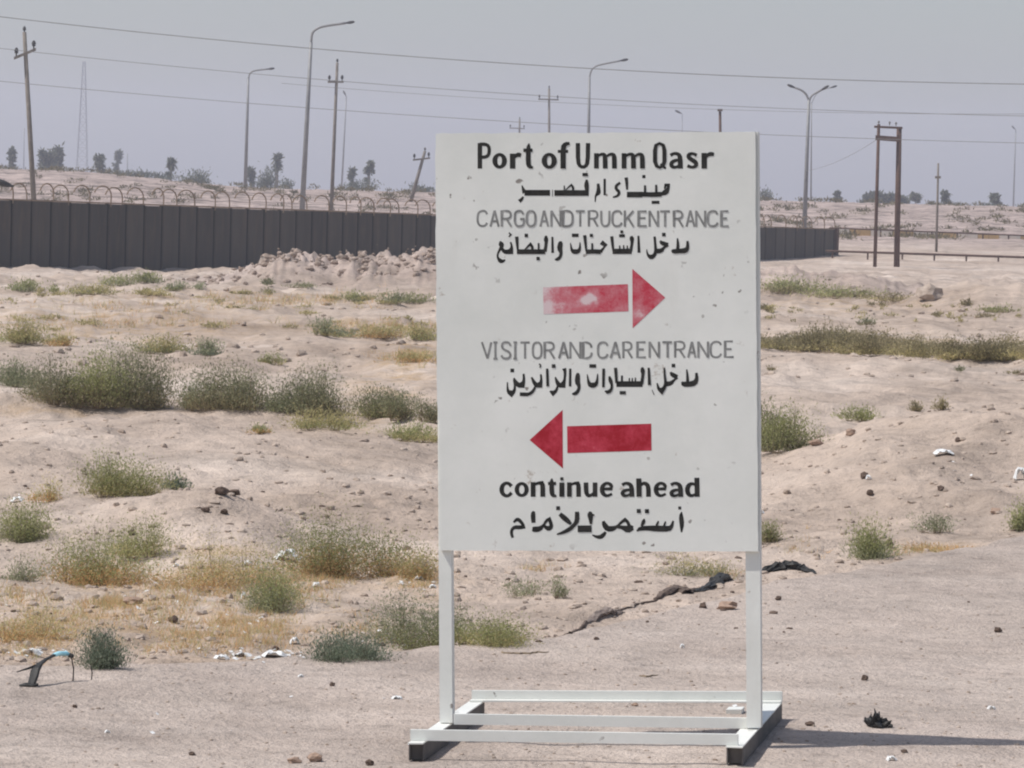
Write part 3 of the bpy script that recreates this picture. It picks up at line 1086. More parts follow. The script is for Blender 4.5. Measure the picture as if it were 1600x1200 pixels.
def palm(px, ytop, ybase, D, lab, wpx=16, lean=0.0, kind='palm', seed=0, fr=10, trunk=True, group=TG, cat="palm"):
    D = D * DS
    q = P(px, ybase, D)
    g = np.array([q[0], D, float(zg(q[0], D)) - 0.05])
    top = P(px + lean, ytop, D)
    H = max(top[2] - g[2], 0.8)
    root = thing("date_palm" if kind == 'palm' else "tree", lab, cat, g, group)
    rr = random.Random(seed)
    W = wpx / F * D
    tp = np.array([top[0] - g[0], 0, H])
    mb = MB()
    if kind == 'palm':
        ct = tp * 0.80
        mb.tube([np.zeros(3), ct * .5 + np.array([0.02 * W, 0, 0]), ct], [0.055 * H, 0.045 * H, 0.04 * H], 7)
        link("trunk", mesh("trunk", mb.v, mb.f, M["wood"]), root)
        fr_me = MB()
        for k in range(fr):
            an = rr.uniform(0, 2 * pi)
            up = rr.uniform(-.4, 1.1)
            L = W * 0.55 * rr.uniform(.7, 1.1)
            pts = []
            for j in range(5):
                u = j / 4
                pts.append(ct + np.array([cos(an) * L * u, sin(an) * L * u, L * (up * u - 0.9 * u * u)]))
            # frond: a ribbon with depth, folded along its midrib, plus leaflets
            n0 = len(fr_me.v)
            side = np.array([-sin(an), cos(an), 0])
            for j, p_ in enumerate(pts):
                ww = W * 0.075 * (1 - abs(j / 4 - .4))
                fr_me.v += [p_ + side * ww - np.array([0, 0, ww * .6]), p_, p_ - side * ww - np.array([0, 0, ww * .6])]
            for j in range(4):
                a = n0 + j * 3
                fr_me.f += [(a, a + 1, a + 4, a + 3), (a + 1, a + 2, a + 5, a + 4)]
        nv = len(fr_me.v)
        me = mesh("frond", fr_me.v, fr_me.f, M["leaf"])
        set_tint(me, np.array(PAL['far'])[np.random.RandomState(seed).randint(0, 3, nv)], 1)
        link("fronds", me, root)
        cl = [(ct + np.array([rr.uniform(-.12, .12) * W, 0, H * .06]), (W * .24, W * .24, H * .10), 90)]
        for k in range(7):
            u = rr.uniform(.25, 1.12)
            cl.append((ct * u + np.array([rr.uniform(-.22, .22) * W, rr.uniform(-.2, .2) * W, 0]), (W * rr.uniform(.10, .2), W * .15, H * rr.uniform(.06, .12)), 60))
        cm = crown_mesh(cl, D, 'far', seed, D * .00035)
        link("crown", cm, root)
    else:
        mb.tube([np.zeros(3), tp * .3, tp * .7], [0.05 * H, 0.035 * H, 0.015 * H], 6)
        for k in range(4):
            an = rr.uniform(0, 6.28)
            mb.tube([tp * .25, tp * .25 + np.array([cos(an) * W * .3, sin(an) * W * .3, H * .35])], [0.02 * H, 0.008 * H], 5)
        link("trunk", mesh("trunk", mb.v, mb.f, M["wood"]), root)
        cl = []
        for k in range(9):
            cl.append((np.array([rr.uniform(-.36, .36) * W, rr.uniform(-.3, .3) * W, H * rr.uniform(.25, .85)]), (W * .17, W * .17, H * .14), 85))
        link("crown", crown_mesh(cl, D, 'far', seed), root)
    return root


T = [
    (18, 232, 263, 430, "slim bare-topped palm at the far left of the horizon, beside the utility pole", 16, 0, 'palm'),
    (72, 227, 266, 430, "left half of a forked dark tree right of the left utility pole", 24, -2, 'tree'),
    (89, 226, 266, 440, "right half of a forked dark tree right of the left utility pole", 20, 3, 'tree'),
    (157, 243, 275, 400, "palm with its top blown to the left, above the wall's left part", 22, -3, 'palm'),
    (184, 234, 270, 560, "faint narrow palm beside the one blown to the left", 14, 0, 'palm'),
    (266, 247, 283, 380, "dark palm with a lopsided head left of the round bush", 20, 3, 'palm'),
    (398, 262, 288, 420, "palm leaning to the left behind the second street lamp", 16, -8, 'palm'),
    (432, 238, 288, 420, "thin-trunked palm with a flat round head between the two tall lamps", 26, 0, 'palm'),
    (551, 262, 292, 400, "left and shorter palm of the pair near the leaning pole", 14, -1, 'palm'),
    (575, 250, 293, 400, "right and taller palm of the pair near the leaning pole", 20, 2, 'palm'),
    (1308, 301, 326, 430, "short palm stump right of the double street lamp", 14, 1, 'palm'),
    (1362, 302, 329, 430, "leftmost tree of the clump behind the H-shaped frame", 36, 0, 'tree'),
    (1390, 301, 329, 430, "middle tree of the clump seen between the H-shaped frame's legs", 34, 0, 'tree'),
    (1430, 303, 330, 420, "palm just right of the H-shaped frame", 26, 0, 'palm'),
    (1481, 299, 336, 380, "palm with drooping head right of the single thin pole", 20, -4, 'palm'),
    (1556, 304, 340, 380, "palm with drooping head near the right picture edge", 22, -3, 'palm'),
    (1410, 312, 329, 430, "low tree right of the H-shaped frame's thick leg", 22, 0, 'tree'),
]
for k, (px, yt, yb, D, lab, w, le, kd) in enumerate(T):
    palm(px, yt, yb, D, lab, w, le, kd, 100 + k, 12, True, TG if kd == 'palm' else "small trees on the horizon", "palm" if kd == 'palm' else "tree")

hb = [
    (22, 268, 44, 10, "low bush under the far left palm", 430), (80, 268, 34, 16, "bush at the foot of the forked tree", 430),
    (216, 283, 30, 22, "dark round bush left of the lopsided palm", 380), (248, 283, 60, 14, "low bush around the lopsided palm", 380),
    (312, 285, 44, 24, "broad grey-green bush right of the lopsided palm", 370), (175, 276, 50, 12, "low scrub bush right of the blown palm", 400),
    (419, 289, 34, 32, "round bush between the two tall street lamps", 380), (447, 290, 20, 12, "small bush under the flat-headed palm", 400),
    (567, 293, 44, 14, "bush at the foot of the palm pair", 390), (650, 298, 34, 14, "bush at the foot of the leaning pole", 380),
    (674, 300, 16, 10, "small bush touching the sign's left edge on the horizon", 380), (1192, 320, 24, 30, "grey bush just right of the sign on the horizon", 400),
    (1345, 330, 34, 14, "low bush left of the H-shaped frame", 400), (1458, 336, 20, 12, "small bush left of the thin pole's palm", 380),
    (1488, 338, 28, 16, "round bush at the foot of the thin pole's palm", 370), (1548, 340, 46, 14, "wide bush at the foot of the rightmost palm", 370),
    (1597, 338, 16, 12, "small bush cut by the right picture edge on the horizon", 380),
    (1100, 320, 30, 10, "low bush hidden behind the sign", 400),
]
for k, (px, py, w, h, lab, D) in enumerate(hb):
    if "hidden" in lab:
        continue
    S += 1
    shrub("horizon_bush", lab, "bush", px, py, w, h, 'far', None, S, False, "bushes on the horizon", D=D * DS, spread=2.5, low=0.25, dens=1.2, leaf=0.12)

# scrub on the bank
bp = []
r = random.Random(11)
Q = []
for k in range(120):
    x = r.choice([r.uniform(0, 680), r.uniform(1185, 1600)])
    Q.append(x)


def bank_scrub():
    rr = np.random.RandomState(4)
    Qs, Fs, Cs = [], [], []
    n = 0
    spots = [(rr.uniform(-45, 45), rr.uniform(255, 320)) for _ in range(420)]
    for px in list(range(1236, 1330, 7)):
        q = P(px, 345, 235)
        spots.append((q[0], 235 + rr.uniform(-6, 6)))
    for px in list(range(1405, 1485, 6)):
        q = P(px, 345, 240)
        spots.append((q[0], 240 + rr.uniform(-5, 5)))
    for (x, y) in spots:
        z = float(zg(x, y))
        q, f, c, cm = shrub_geo(rr.uniform(.5, 1.6), rr.uniform(.12, .38), 'olive', None, rr.randint(9999), y, 2.5, 0.6, low=.3, leaf=0.075)
        Qs.append(q + np.array([x, y, z]))
        Fs += [[k + n for k in ff] for ff in f]
        Cs.append(c * 0.6)
        n += len(q)
    me = mesh("bank_scrub", np.concatenate(Qs), Fs, M["leaf"])
    set_tint(me, np.concatenate(Cs), 4)
    tag(link("bank_scrub", me), "dark scrub scattered over the far embankment behind the wall", "scrub", kind="stuff")


bank_scrub()


# ------------------------------------------------------------------ poles, lamps, wires
def grounded(top, low, D):
    a = P(top[0], top[1], D)
    b = P(low[0], low[1], D)
    d = (b - a) / (a[2] - b[2])
    z = float(zg(b[0], D)) - 0.1
    return a, a + d * (a[2] - z)


def upole(label, top, low, D, r0, r1, arm=None, ins=True, m="wood", group="wooden utility poles with cross arms", ground=None, name="utility_pole"):
    D = ground[1] if ground is not None else D * DS
    a, b = grounded(top, low, D)
    root = thing(name, label, "pole", b, group)
    mb = MB()
    mb.tube([b, (a + b) / 2, a], [r0, (r0 + r1) / 2, r1], 10)
    mb.build("shaft", M[m], root, True)
    if arm:
        p, q = P(*arm[0], D - 0.12), P(*arm[1], D - 0.12)
        t = (q - p) / np.linalg.norm(q - p)
        mb = MB()
        mb.box(p - np.array([0, .05, .06]), q - p, np.array([0, .1, 0]), np.array([0, 0, .12]))
        mb.build("cross_arm", M[m], root)
        if ins:
            L = np.linalg.norm(q - p)
            for c in (p + t * 0.1, q - t * 0.1):
                mb = MB()
                mb.tube([c + np.array([0, 0, h]) for h in (.05, .16, .18, .25, .27, .38, .42)], [.03, .03, .085, .07, .10, .06, .02], 8)
                mb.build("insulator", M["darksteel"], root)
        if ins:
            mb = MB()
            mb.tube([a + np.array([0, 0, h]) for h in (-.05, .06, .08, .15, .17, .25)], [.03, .03, .08, .06, .08, .02], 8)
            mb.build("insulator", M["darksteel"], root)
    return root


upole("utility pole at the far left with a tilted cross arm near its top", (38, 50), (52, 300), 150, .13, .085, ((22, 91), (56, 77)))
upole("utility pole with a U-shaped cross arm just right of the tallest lamp", (527, 98), (518, 320), 215, .13, .085, ((512, 128), (537, 128)))
upole("short utility pole leaning hard to the right beside the sign's top left", (664, 236), (641, 318), 240, .14, .10, ((645, 250), (672, 247)))
upole("utility pole with a wide cross arm rising behind the sign's top", (858, 138), (858, 250), 320, .14, .10, ((841, 155), (873, 156)))
upole("far utility pole whose cross arm just clears the sign's top edge", (812, 186), (811, 250), 420, .15, .11, ((796, 200), (820, 201)))
upole("thin single pole right of the H-shaped frame, tiny cross arm", (1466, 255), (1463, 394), 0, .07, .05, ((1461, 277), (1470, 277)), False, "wood",
      "wooden utility poles with cross arms", ground=G(1463, 394))
upole("short thick dark post just above the sign's top right", (1125, 174), (1126, 260), 190, .09, .075, ((1121, 172), (1129, 172)), False, "rust", None, name="dark_post")
upole("very faint thin pole in the haze behind the left utility pole", (38, 200), (37, 262), 800, .14, .10, None, False, "steel", None, name="distant_pole")
upole("very faint short pole in the haze right of the narrow palm", (199, 240), (199, 268), 700, .12, .09, None, False, "steel", None, name="distant_pole")


def lamp(label, low, pole_top, arms, D, r0, group="tall street lamps with curved arms", hs=1.0):
    D *= DS
    a, b = grounded(pole_top, low, D)
    root = thing("street_lamp", label, "street lamp", b, group)
    mb = MB()
    mb.tube([b, b * .4 + a * .6, a], [r0 * 1.3, r0, r0 * .75], 10)
    mb.build("pole", M["steel"], root, True)
    for arm in arms:
        pts = [P(x, y, D) for x, y in arm]
        # smooth the arm
        pts = [a - np.array([0, 0, .1])] + pts
        sm = []
        for i in range(len(pts) - 1):
            for t_ in (0, .34, .67):
                p0 = pts[max(i - 1, 0)]
                p1, p2 = pts[i], pts[i + 1]
                p3 = pts[min(i + 2, len(pts) - 1)]
                sm.append(0.5 * (2 * p1 + (p2 - p0) * t_ + (2 * p0 - 5 * p1 + 4 * p2 - p3) * t_ ** 2 + (3 * p1 - p0 - 3 * p2 + p3) * t_ ** 3))
        sm.append(pts[-1])
        mb = MB()
        mb.tube(sm, r0 * .55, 8)
        mb.build("arm", M["steel"], root, True)
        e = pts[-1]
        d = pts[-1] - pts[-2]
        d = d / np.linalg.norm(d)
        L = 0.62 * hs
        mb = MB()
        mb.tube([e - d * .1, e + d * .12 * hs, e + d * L * .5, e + d * L * .85, e + d * L], [.05 * hs, .12 * hs, .17 * hs, .13 * hs, .03], 8, True, 0.62)
        mb.build("lamp_head", M["darksteel"], root, True)
    return root


lamp("tallest street lamp, leaning right, its arm curving over to the right", (472, 330), (486, 66), [[(488, 52), (497, 44), (512, 40), (540, 36)]], 200, .13, hs=.85)
lamp("second street lamp, left of the tallest one, with a short arm", (383, 300), (388, 122), [[(391, 114), (400, 110), (418, 108)]], 300, .13)
lamp("street lamp with curved arm rising behind the middle of the sign's top", (919, 250), (921, 120), [[(924, 110), (932, 103), (948, 99), (969, 95)]], 260, .12)
lamp("faint small street lamp in the haze right of the U-shaped pole", (534, 290), (541, 156), [[(541, 151), (540, 149)]], 560, .13, hs=1.4)
lamp("two-armed street lamp right of the sign, like a letter Y", (1257, 350), (1264, 156),
     [[(1260, 148), (1252, 141), (1242, 137)], [(1268, 150), (1275, 145), (1284, 140)]], 210, .115, hs=.8)
lamp("distant street lamp whose head shows just right of the Y-shaped lamp's right head", (1267, 340), (1268, 160),
     [[(1275, 148), (1285, 141), (1298, 137)]], 330, .06, hs=1.0)
lamp("very faint street lamp close to the right picture edge", (1583, 335), (1587, 206), [[(1587, 203), (1586, 202)]], 700, .15, hs=1.6)
lamp("very faint lamp head above the sign between lamp and dark post", (1066, 260), (1066, 180), [[(1066, 178), (1064, 177)]], 480, .05, hs=1.5)

# H-shaped frame
g1, g2 = G(1367, 416), G(1401, 418)
Dh = g1[1]
root = thing("pole_frame", "rusty brown H-shaped pole frame with two crossbars on the right", "pole frame", (g1[0], Dh, g1[2]))
for top, low, rr_ in (((1373, 194), (1367, 415), .085), ((1405, 198), (1401, 418), .14)):
    a, b = grounded(top, low, Dh)
    mb = MB()
    mb.tube([b, a], [rr_, rr_ * .85], 10)
    mb.build("leg", M["rust"], root, True)
for (p, q, hh) in (((1366, 198), (1410, 200), .10), ((1368, 215), (1408, 218), .22)):
    A_, B_ = P(*p, Dh - 0.20), P(*q, Dh - 0.20)
    mb = MB()
    mb.box(A_ - np.array([0, .05, hh / 2]), B_ - A_, np.array([0, .1, 0]), np.array([0, 0, hh]))
    mb.build("crossbar", M["rust"], root)
for p in ((1373, 194), (1390, 195), (1400, 196)):
    A_ = P(*p, Dh - .18)
    mb = MB()
    mb.tube([A_ + np.array([0, 0, h]) for h in (-.03, .05, .07, .12, .16)], [.02, .02, .05, .045, .01], 8)
    mb.build("insulator", M["wire"], root)

# lattice mast far off
D = 1050 * DS
base = P(128, 268, D)
root = thing("lattice_mast", "very faint tall lattice mast in the haze at the left", "mast", (base[0], D, float(zg(base[0], D))))
H = P(130, 96, D)[2] - root.location[2]
mb = MB()
B0 = np.array(root.location)
wb = 1.7
for sx, sy in ((-1, -1), (1, -1), (1, 1), (-1, 1)):
    mb.tube([B0 + np.array([sx * wb, sy * wb, 0]), B0 + np.array([sx * .35, sy * .35, H])], .10, 4)
mb.build("corner_leg", M["steel"], root)
mb = MB()
for k in range(14):
    z0, z1 = H * k / 14, H * (k + 1) / 14
    w0, w1 = wb + (.35 - wb) * k / 14, wb + (.35 - wb) * (k + 1) / 14
    for (a, b) in (((-1, -1), (1, -1)), ((1, -1), (1, 1)), ((1, 1), (-1, 1)), ((-1, 1), (-1, -1))):
        p = B0 + np.array([a[0] * w0, a[1] * w0, z0])
        q = B0 + np.array([b[0] * w1, b[1] * w1, z1])
        mb.tube([p, q], .06, 4)
        mb.tube([B0 + np.array([a[0] * w1, a[1] * w1, z1]), q], .05, 4)
mb.build("bracing", M["steel"], root)


# power lines
def wire(label, pts, D, rad, group="sagging power lines across the sky", name="power_line"):
    D = D * DS
    xs = [p[0] for p in pts]
    ys = [p[1] for p in pts]
    cf = np.polyfit(xs, ys, 2)
    x = np.linspace(xs[0] - 260, xs[-1] + 260, 50)
    mb = MB()
    mb.tube([P(a, np.polyval(cf, a), D) for a in x], rad, 5)
    tag(mb.build(name, M["cable"]), label, "power line", group)


wire("topmost of the three long power lines crossing the whole sky", [(0, 27), (200, 47), (400, 68), (750, 96), (1190, 121), (1600, 131)], 105, .013)
wire("middle of the three long power lines crossing the whole sky", [(0, 76), (200, 94), (400, 118), (750, 144), (1190, 166), (1600, 182)], 108, .009)
wire("lowest of the three long power lines crossing the whole sky", [(0, 126), (200, 146), (400, 163), (750, 187), (1190, 209), (1600, 224)], 111, .009)
wire("faint power line just under the middle one on the right", [(700, 150), (1000, 166), (1300, 176), (1600, 178)], 125, .007)


def wire2(label, a, b, sag, Da, Db, rad):
    A_, B_ = P(*a, Da), P(*b, Db)
    mb = MB()
    mb.tube([A_ + (B_ - A_) * t + np.array([0, 0, -sag * 4 * t * (1 - t)]) for t in np.linspace(0, 1, 16)], rad, 5)
    tag(mb.build("power_line", M["cable"]), label, "power line")


wire2("slack wire sloping from the H-shaped frame down to the Y-shaped lamp", (1259, 267), (1373, 216), .25, 210 * DS, Dh, .010)


# pipe and kerb on the right
def strip_run(pxs, ys, D0):
    return [G(x, y) for x, y in zip(pxs, ys)]


xs = [1290, 1400, 1500, 1600, 1720, 1900]
Dp = 203.0
root_pts = []
for x in xs:
    y = np.interp(x, [1290, 1600, 1900], [392, 402, 411])
    q = P(x, y, Dp)
    root_pts.append(np.array([q[0], Dp, q[2]]))
pr = thing("pipeline", "low dark pipe on short supports running right from the wall's end", "pipeline", (root_pts[0][0], Dp, float(zg(root_pts[0][0], Dp))))
mb = MB()
mb.tube(root_pts, .055, 8)
mb.build("pipe", M["rust"], pr, True)
for k in range(len(xs) - 1):
    for u in (0.1, 0.6):
        q = root_pts[k] * (1 - u) + root_pts[k + 1] * u
        gz = float(zg(q[0], q[1]))
        mb = MB()
        mb.box(np.array([q[0] - .04, q[1] - .04, gz - .05]), np.array([.08, 0, 0]), np.array([0, .08, 0]), np.array([0, 0, max(.06, q[2] - gz)]))
        mb.build("support", M["rust"], pr)
Dk = 203 * DS
gr = None
pts = []
for x in range(1296, 1960, 40):
    y = np.interp(x, [1296, 1600, 1960], [356, 368, 381])
    pts.append(P(x, y, Dk))
gr = thing("guard_rail", "upper dark rail above a row of pale and ochre kerb blocks on the right", "guard rail", (pts[0][0], Dk, float(zg(pts[0][0], Dk))))
mb = MB()
mb.tube(pts, .05, 6)
mb.build("rail", M["rust"], gr, True)
for k in range(len(pts)):
    gz = float(zg(pts[k][0], Dk))
    mb = MB()
    mb.box(np.array([pts[k][0] - .04, Dk - .04, gz - .1]), np.array([.08, 0, 0]), np.array([0, .08, 0]), np.array([0, 0, max(.1, pts[k][2] - gz + .1)]))
    mb.build("rail_post", M["rust"], gr)
kr = thing("painted_kerb", "row of alternating pale and ochre kerb blocks below the upper rail on the right", "kerb", (pts[0][0], Dk - .5, float(zg(pts[0][0], Dk - .5))), None)
L = pts[-1][0] - pts[0][0]
nb = int(L / 0.62)
for k in range(nb):
    x = pts[0][0] + k * 0.62
    zt = np.interp(x, [p[0] for p in pts], [p[2] for p in pts])
    gz = float(zg(x, Dk + 1.0))
    mb = MB()
    mb.box(np.array([x, Dk + 1.0, gz - .05]), np.array([.60, 0, 0]), np.array([0, .25, 0]), np.array([0, 0, max(.12, min(.45, zt - gz + .02))]))
    mb.build("kerb_block", M["kerb_pale"] if (k // 2) % 2 == 0 else M["kerb_ochre"], kr)

# ------------------------------------------------------------------ stones and litter, one by one
def lump(name, label, cat, px, py, wpx, hpx, m, seed, sink=0.25, group=None, rough=0.22, fine=True, depth=0.8):
    g = G(px, py)
    D = g[1]
    w, h = wpx / F * D / 2, hpx / F * D
    V, Fc = ICO2 if fine else ICO
    r_ = np.random.RandomState(seed)
    jit = 1 + rough * r_.normal(0, 1, (len(V), 1)).clip(-1.5, 1.5)
    v = V * jit * np.array([w, w * depth, h * .62])
    v[:, 2] += h * .62 * (1 - sink) - h * .0
    o = link(name, mesh(name, v, Fc, m), None, tuple(map(float, g)))
    o.rotation_euler = (0, 0, r_.uniform(-.3, .3))
    return tag(o, label, cat, group)


stones = [
    (1351, 1063, 10, 8, "darkstone", "small dark stone on the lot above the black clump in the shadow"),
    (1559, 988, 14, 8, "darkstone", "dark flat stone on the lot far right"),
    (1265, 1134, 16, 7, "darkstone", "low brown stone in the sign's shadow near its right foot"),
    (459, 1192, 22, 8, "pinkstone", "left one of the brown clay lumps at the bottom edge"),
    (492, 1190, 26, 12, "pinkstone", "biggest of the brown clay lumps at the bottom edge"),
    (577, 1196, 14, 8, "darkstone", "brown lump at the bottom edge close to the sign's left foot"),
    (207, 944, 34, 12, "pinkstone", "pinkish flat rock in the weeds above the round blue-green shrub"),
    (271, 973, 16, 10, "darkstone", "reddish brown stone in the weeds above and right of the round shrub"),
    (1098, 950, 12, 8, "darkstone", "small brown stone near the sign's right leg, up the slope"),
    (1135, 952, 30, 12, "pinkstone", "pinkish crumbling lump just left of the sign's right leg"),
    (1390, 856, 11, 14, "darkstone", "dark stone at the foot of the rounded green bush"),
    (1216, 938, 10, 6, "darkstone", "small brown stone on the slope edge right of the sign"),
    (1452, 470, 36, 22, "stone", "pale boulder on the far flat at the right"),
    (1332, 462, 44, 14, "stone", "pale sand lump left of the pale boulder, near the wall's end"),
    (346, 772, 22, 11, "darkstone", "dark clod on the little sand hump, left one of a touching pair"),
    (366, 774, 20, 9, "darkstone", "dark clod on the little sand hump, right one of a touching pair"),
    (322, 800, 14, 7, "darkstone", "small dark clod below the biggest one on the sand hump"),
    (350, 803, 12, 7, "darkstone", "small dark clod down slope on the sand hump, right one"),
    (519, 1072, 9, 6, "darkstone", "tiny dark stone on the lot left of the sign's left leg"),
    (117, 1106, 8, 5, "darkstone", "tiny dark stone on the lot under the bent black strap"),
    (300, 1180, 11, 5, "darkstone", "tiny dark stone near the bottom edge left of the lumps"),
    (1413, 1176, 12, 5, "darkstone", "flat grey stone under the sign's shadow on the right"),
    (1350, 748, 12, 10, "darkstone", "dark clod above the white scrap on the right slope"),
    (1360, 774, 12, 8, "darkstone", "dark clod in the middle of the right slope"),
    (1470, 766, 12, 7, "darkstone", "dark clod on the right slope under the white stick"),
    (1275, 696, 22, 8, "pinkstone", "brown clod on the pale ledge right of the sign"),
    (1330, 681, 16, 10, "pinkstone", "small brown clod above the pale ledge right of the sign"),
    (992, 1103, 12, 5, "pinkstone", "small pinkish stone inside the sign's base frame"),
    (1497, 690, 10, 6, "darkstone", "tiny dark clod above the white stick on the right slope"),
    (1555, 802, 18, 8, "pinkstone", "brown clod left of the dark bush at the right edge"),
    (205, 836, 14, 8, "darkstone", "dark clod behind the wide pale green bush"),
]
for k, (px, py, w, h, m_, lab) in enumerate(stones):
    lump("stone", lab, "stone", px, py, w, h, M[m_], 40 + k, group="loose stones and clods")


def scrap(name, label, cat, px, py, wpx, hpx, m, seed, group=None, n=7):
    """crumpled sheet: a thin folded patch with real thickness"""
    g = G(px, py)
    D = g[1]
    w, h = wpx / F * D, hpx / F * D
    r_ = np.random.RandomState(seed)
    v, f = [], []
    z = r_.rand(n, n) * h * .55 + h * .12
    z[0] *= .3
    z[-1] *= .5
    for s in (0, 1):
        for i in range(n):
            for j in range(n):
                u, t = i / (n - 1) - .5, j / (n - 1) - .5
                k = 1 - .35 * abs(t * 2) ** 3
                v.append((w * u * k + r_.uniform(-.03, .03) * w, w * t * .7 + r_.uniform(-.03, .03) * w, z[i, j] + h * .3 * (1 - 4 * u * u) - s * .004))
    for i in range(n - 1):
        for j in range(n - 1):
            a = i * n + j
            f.append((a, a + n, a + n + 1, a + 1))
            b = a + n * n
            f.append((b, b + 1, b + n + 1, b + n))
    o = link(name, mesh(name, v, f, m), None, tuple(map(float, g)))
    return tag(o, label, cat, group)


LG = "scraps of white litter"
lit = [
    (448, 876, 46, 20, "crumpled white plastic bag lying on the big orange-skirted bush's left side"),
    (381, 935, 10, 11, "small bright white scrap left of the loose green bush"),
    (494, 917, 14, 9, "pale bluish scrap between the loose bush and the big bush"),
    (655, 906, 18, 7, "white scrap under the small yellow-orange bush"),
    (676, 918, 12, 6, "white scrap touching the sign's left leg"),
    (1474, 710, 32, 9, "long white scrap lying high on the right slope"),
    (1594, 750, 22, 22, "white rubbish piece cut by the right picture edge"),
    (1357, 749, 9, 9, "tiny white scrap in the middle of the right slope"),
    (28, 784, 24, 9, "white scrap above the full green bush at the left edge"),
    (48, 1022, 38, 10, "whitish crumpled litter above the bent black strap"),
    (346, 1030, 26, 8, "left piece of the pale litter line between the two dark shrubs"),
    (376, 1026, 36, 9, "long middle piece of the pale litter line between the two dark shrubs"),
    (428, 1026, 40, 11, "rumpled right piece of the pale litter line between the two dark shrubs"),
    (460, 1006, 16, 12, "bright end piece of the pale litter line near the spiky shrub"),
    (168, 1145, 10, 5, "tiny white scrap on the lot near the bottom left"),
    (1393, 1188, 18, 9, "white scrap on the lot under the shadow, lower right"),
    (1549, 1108, 14, 6, "white flake on the lot above the shadow's far end"),
    (387, 883, 14, 8, "small white scrap right of the thin yellow-green bush"),
    (470, 1058, 10, 5, "tiny white flake on the lot left of the spiky shrub's shadow"),
    (1188, 803, 14, 7, "white flake by the sign's right edge"),
    (632, 1012, 12, 6, "white flake under the grey-green bush behind the left leg"),
    (620, 1092, 18, 6, "pale flat flake on the lot left of the sign's left leg"),
    (1066, 1012, 8, 7, "white flake on the lot seen between the sign's legs"),
    (275, 885, 9, 6, "tiny white scrap in front of the green bush with upright sprays"),
]
for k, (px, py, w, h, lab) in enumerate(lit):
    scrap("litter_scrap", lab, "litter", px, py, w, h, M["paper"], 70 + k, LG)


def rag(name, label, cat, pts, rad, m, seed, squash=.6, n=12, jit=.35, group=None, lift=0.0):
    """lumpy strip lying on the ground along pixels; rad in pixels"""
    random.seed(seed)
    q = []
    rr_ = []
    P_ = [G(*p) for p in pts]
    for i in range(len(P_) - 1):
        for t in np.linspace(0, 1, 5)[:-1]:
            a = P_[i] * (1 - t) + P_[i + 1] * t
            a = a + np.array([random.uniform(-.006, .006), random.uniform(-.02, .02), 0])
            R = (rad[i] * (1 - t) + rad[i + 1] * t) / F * a[1]
            a[2] = float(zg(a[0], a[1])) + R * squash * .55 + lift
            q.append(a)
            rr_.append(R)
    a = P_[-1].copy()
    a[2] = float(zg(a[0], a[1]))
    q.append(a)
    rr_.append(rad[-1] / F * a[1])
    mb = MB()
    mb.tube(q, rr_, n, True, squash, jit)
    random.seed(seed)
    return tag(mb.build(name, m), label, cat, group)


rag("torn_rag", "dark brown rag bunched at the lot edge, between the sign's legs", "rag", [(1024, 938), (1040, 930), (1058, 924), (1075, 928), (1088, 922)], [3, 9, 12, 8, 5], M["cloth"], 1)
rag("torn_rag", "dark grey rag with a raised end just left of the sign's right leg", "rag", [(1086, 926), (1100, 922), (1118, 914), (1130, 906), (1142, 906)], [4, 6, 9, 13, 5], M["rubber"], 2, jit=.5)
rag("torn_rag", "grey-brown rag lump halfway along the buried rope", "rag", [(918, 974), (930, 964), (948, 958), (962, 958), (976, 958)], [3, 8, 9, 5, 2], M["greycloth"], 3)
rag("rope", "thin half-buried brown rope linking the rags at the lot edge", "rope", [(868, 994), (890, 990), (910, 980), (925, 968), (960, 956), (985, 950), (1005, 944), (1026, 938)],
    [3, 3.5, 3, 2.5, 2, 2, 2.5, 2], M["cloth"], 4, squash=.8, jit=.3)
rag("tyre_tread", "curled black tyre tread lying right of the sign's right leg", "tyre piece", [(1190, 897), (1204, 892), (1222, 889), (1242, 889), (1258, 893), (1274, 897)], [3, 8, 9, 9, 6, 2], M["rubber"], 5, squash=.85, jit=.55)
rag("stick", "thin grey stick lying on the lot just right of the sign's left leg", "stick", [(783, 1020), (800, 1022), (822, 1022), (840, 1020), (858, 1019)], [1.5, 1.8, 1.8, 1.6, .8], M["twig"], 6, squash=1, n=6, jit=.1)
rag("stick", "short curved stick on the lot in the middle between the sign's legs", "stick", [(1000, 1056), (1012, 1058), (1028, 1055)], [1.2, 1.8, 1], M["twig"], 7, squash=1, n=6, jit=.1)

def flakes():
    r = np.random.RandomState(31)
    mb = MB()
    pl = [(400, 1025, 90, 9, 46), (60, 1022, 60, 8, 14), (380, 985, 120, 30, 22), (30, 780, 40, 8, 8), (560, 990, 90, 20, 10), (1480, 730, 120, 60, 10), (250, 950, 200, 60, 24),
          (640, 915, 50, 12, 8), (1400, 1060, 300, 80, 7), (400, 1120, 400, 60, 5)]
    for (px, py, rx, ry, n) in pl:
        for _ in range(n):
            a, b = r.normal(0, .5, 2)
            g = G(px + a * rx, py + b * ry)
            z = r.uniform(.006, .022)
            an = r.rand() * 3.1
            u = np.array([cos(an), sin(an), r.uniform(-.3, .5)]) * z
            v = np.array([-sin(an), cos(an), r.uniform(0, .6)]) * z * r.uniform(.5, 1.2)
            mb.box(g - u / 2 - v / 2 + np.array([0, 0, z * .15]), u, v, np.array([0, 0, .0015]))
    me = mesh("litter_flakes", mb.v, mb.f, M["paper"])
    tag(link("litter_flakes", me), "tiny pale flakes of rubbish sprinkled through the weeds", "litter", kind="stuff")


flakes()

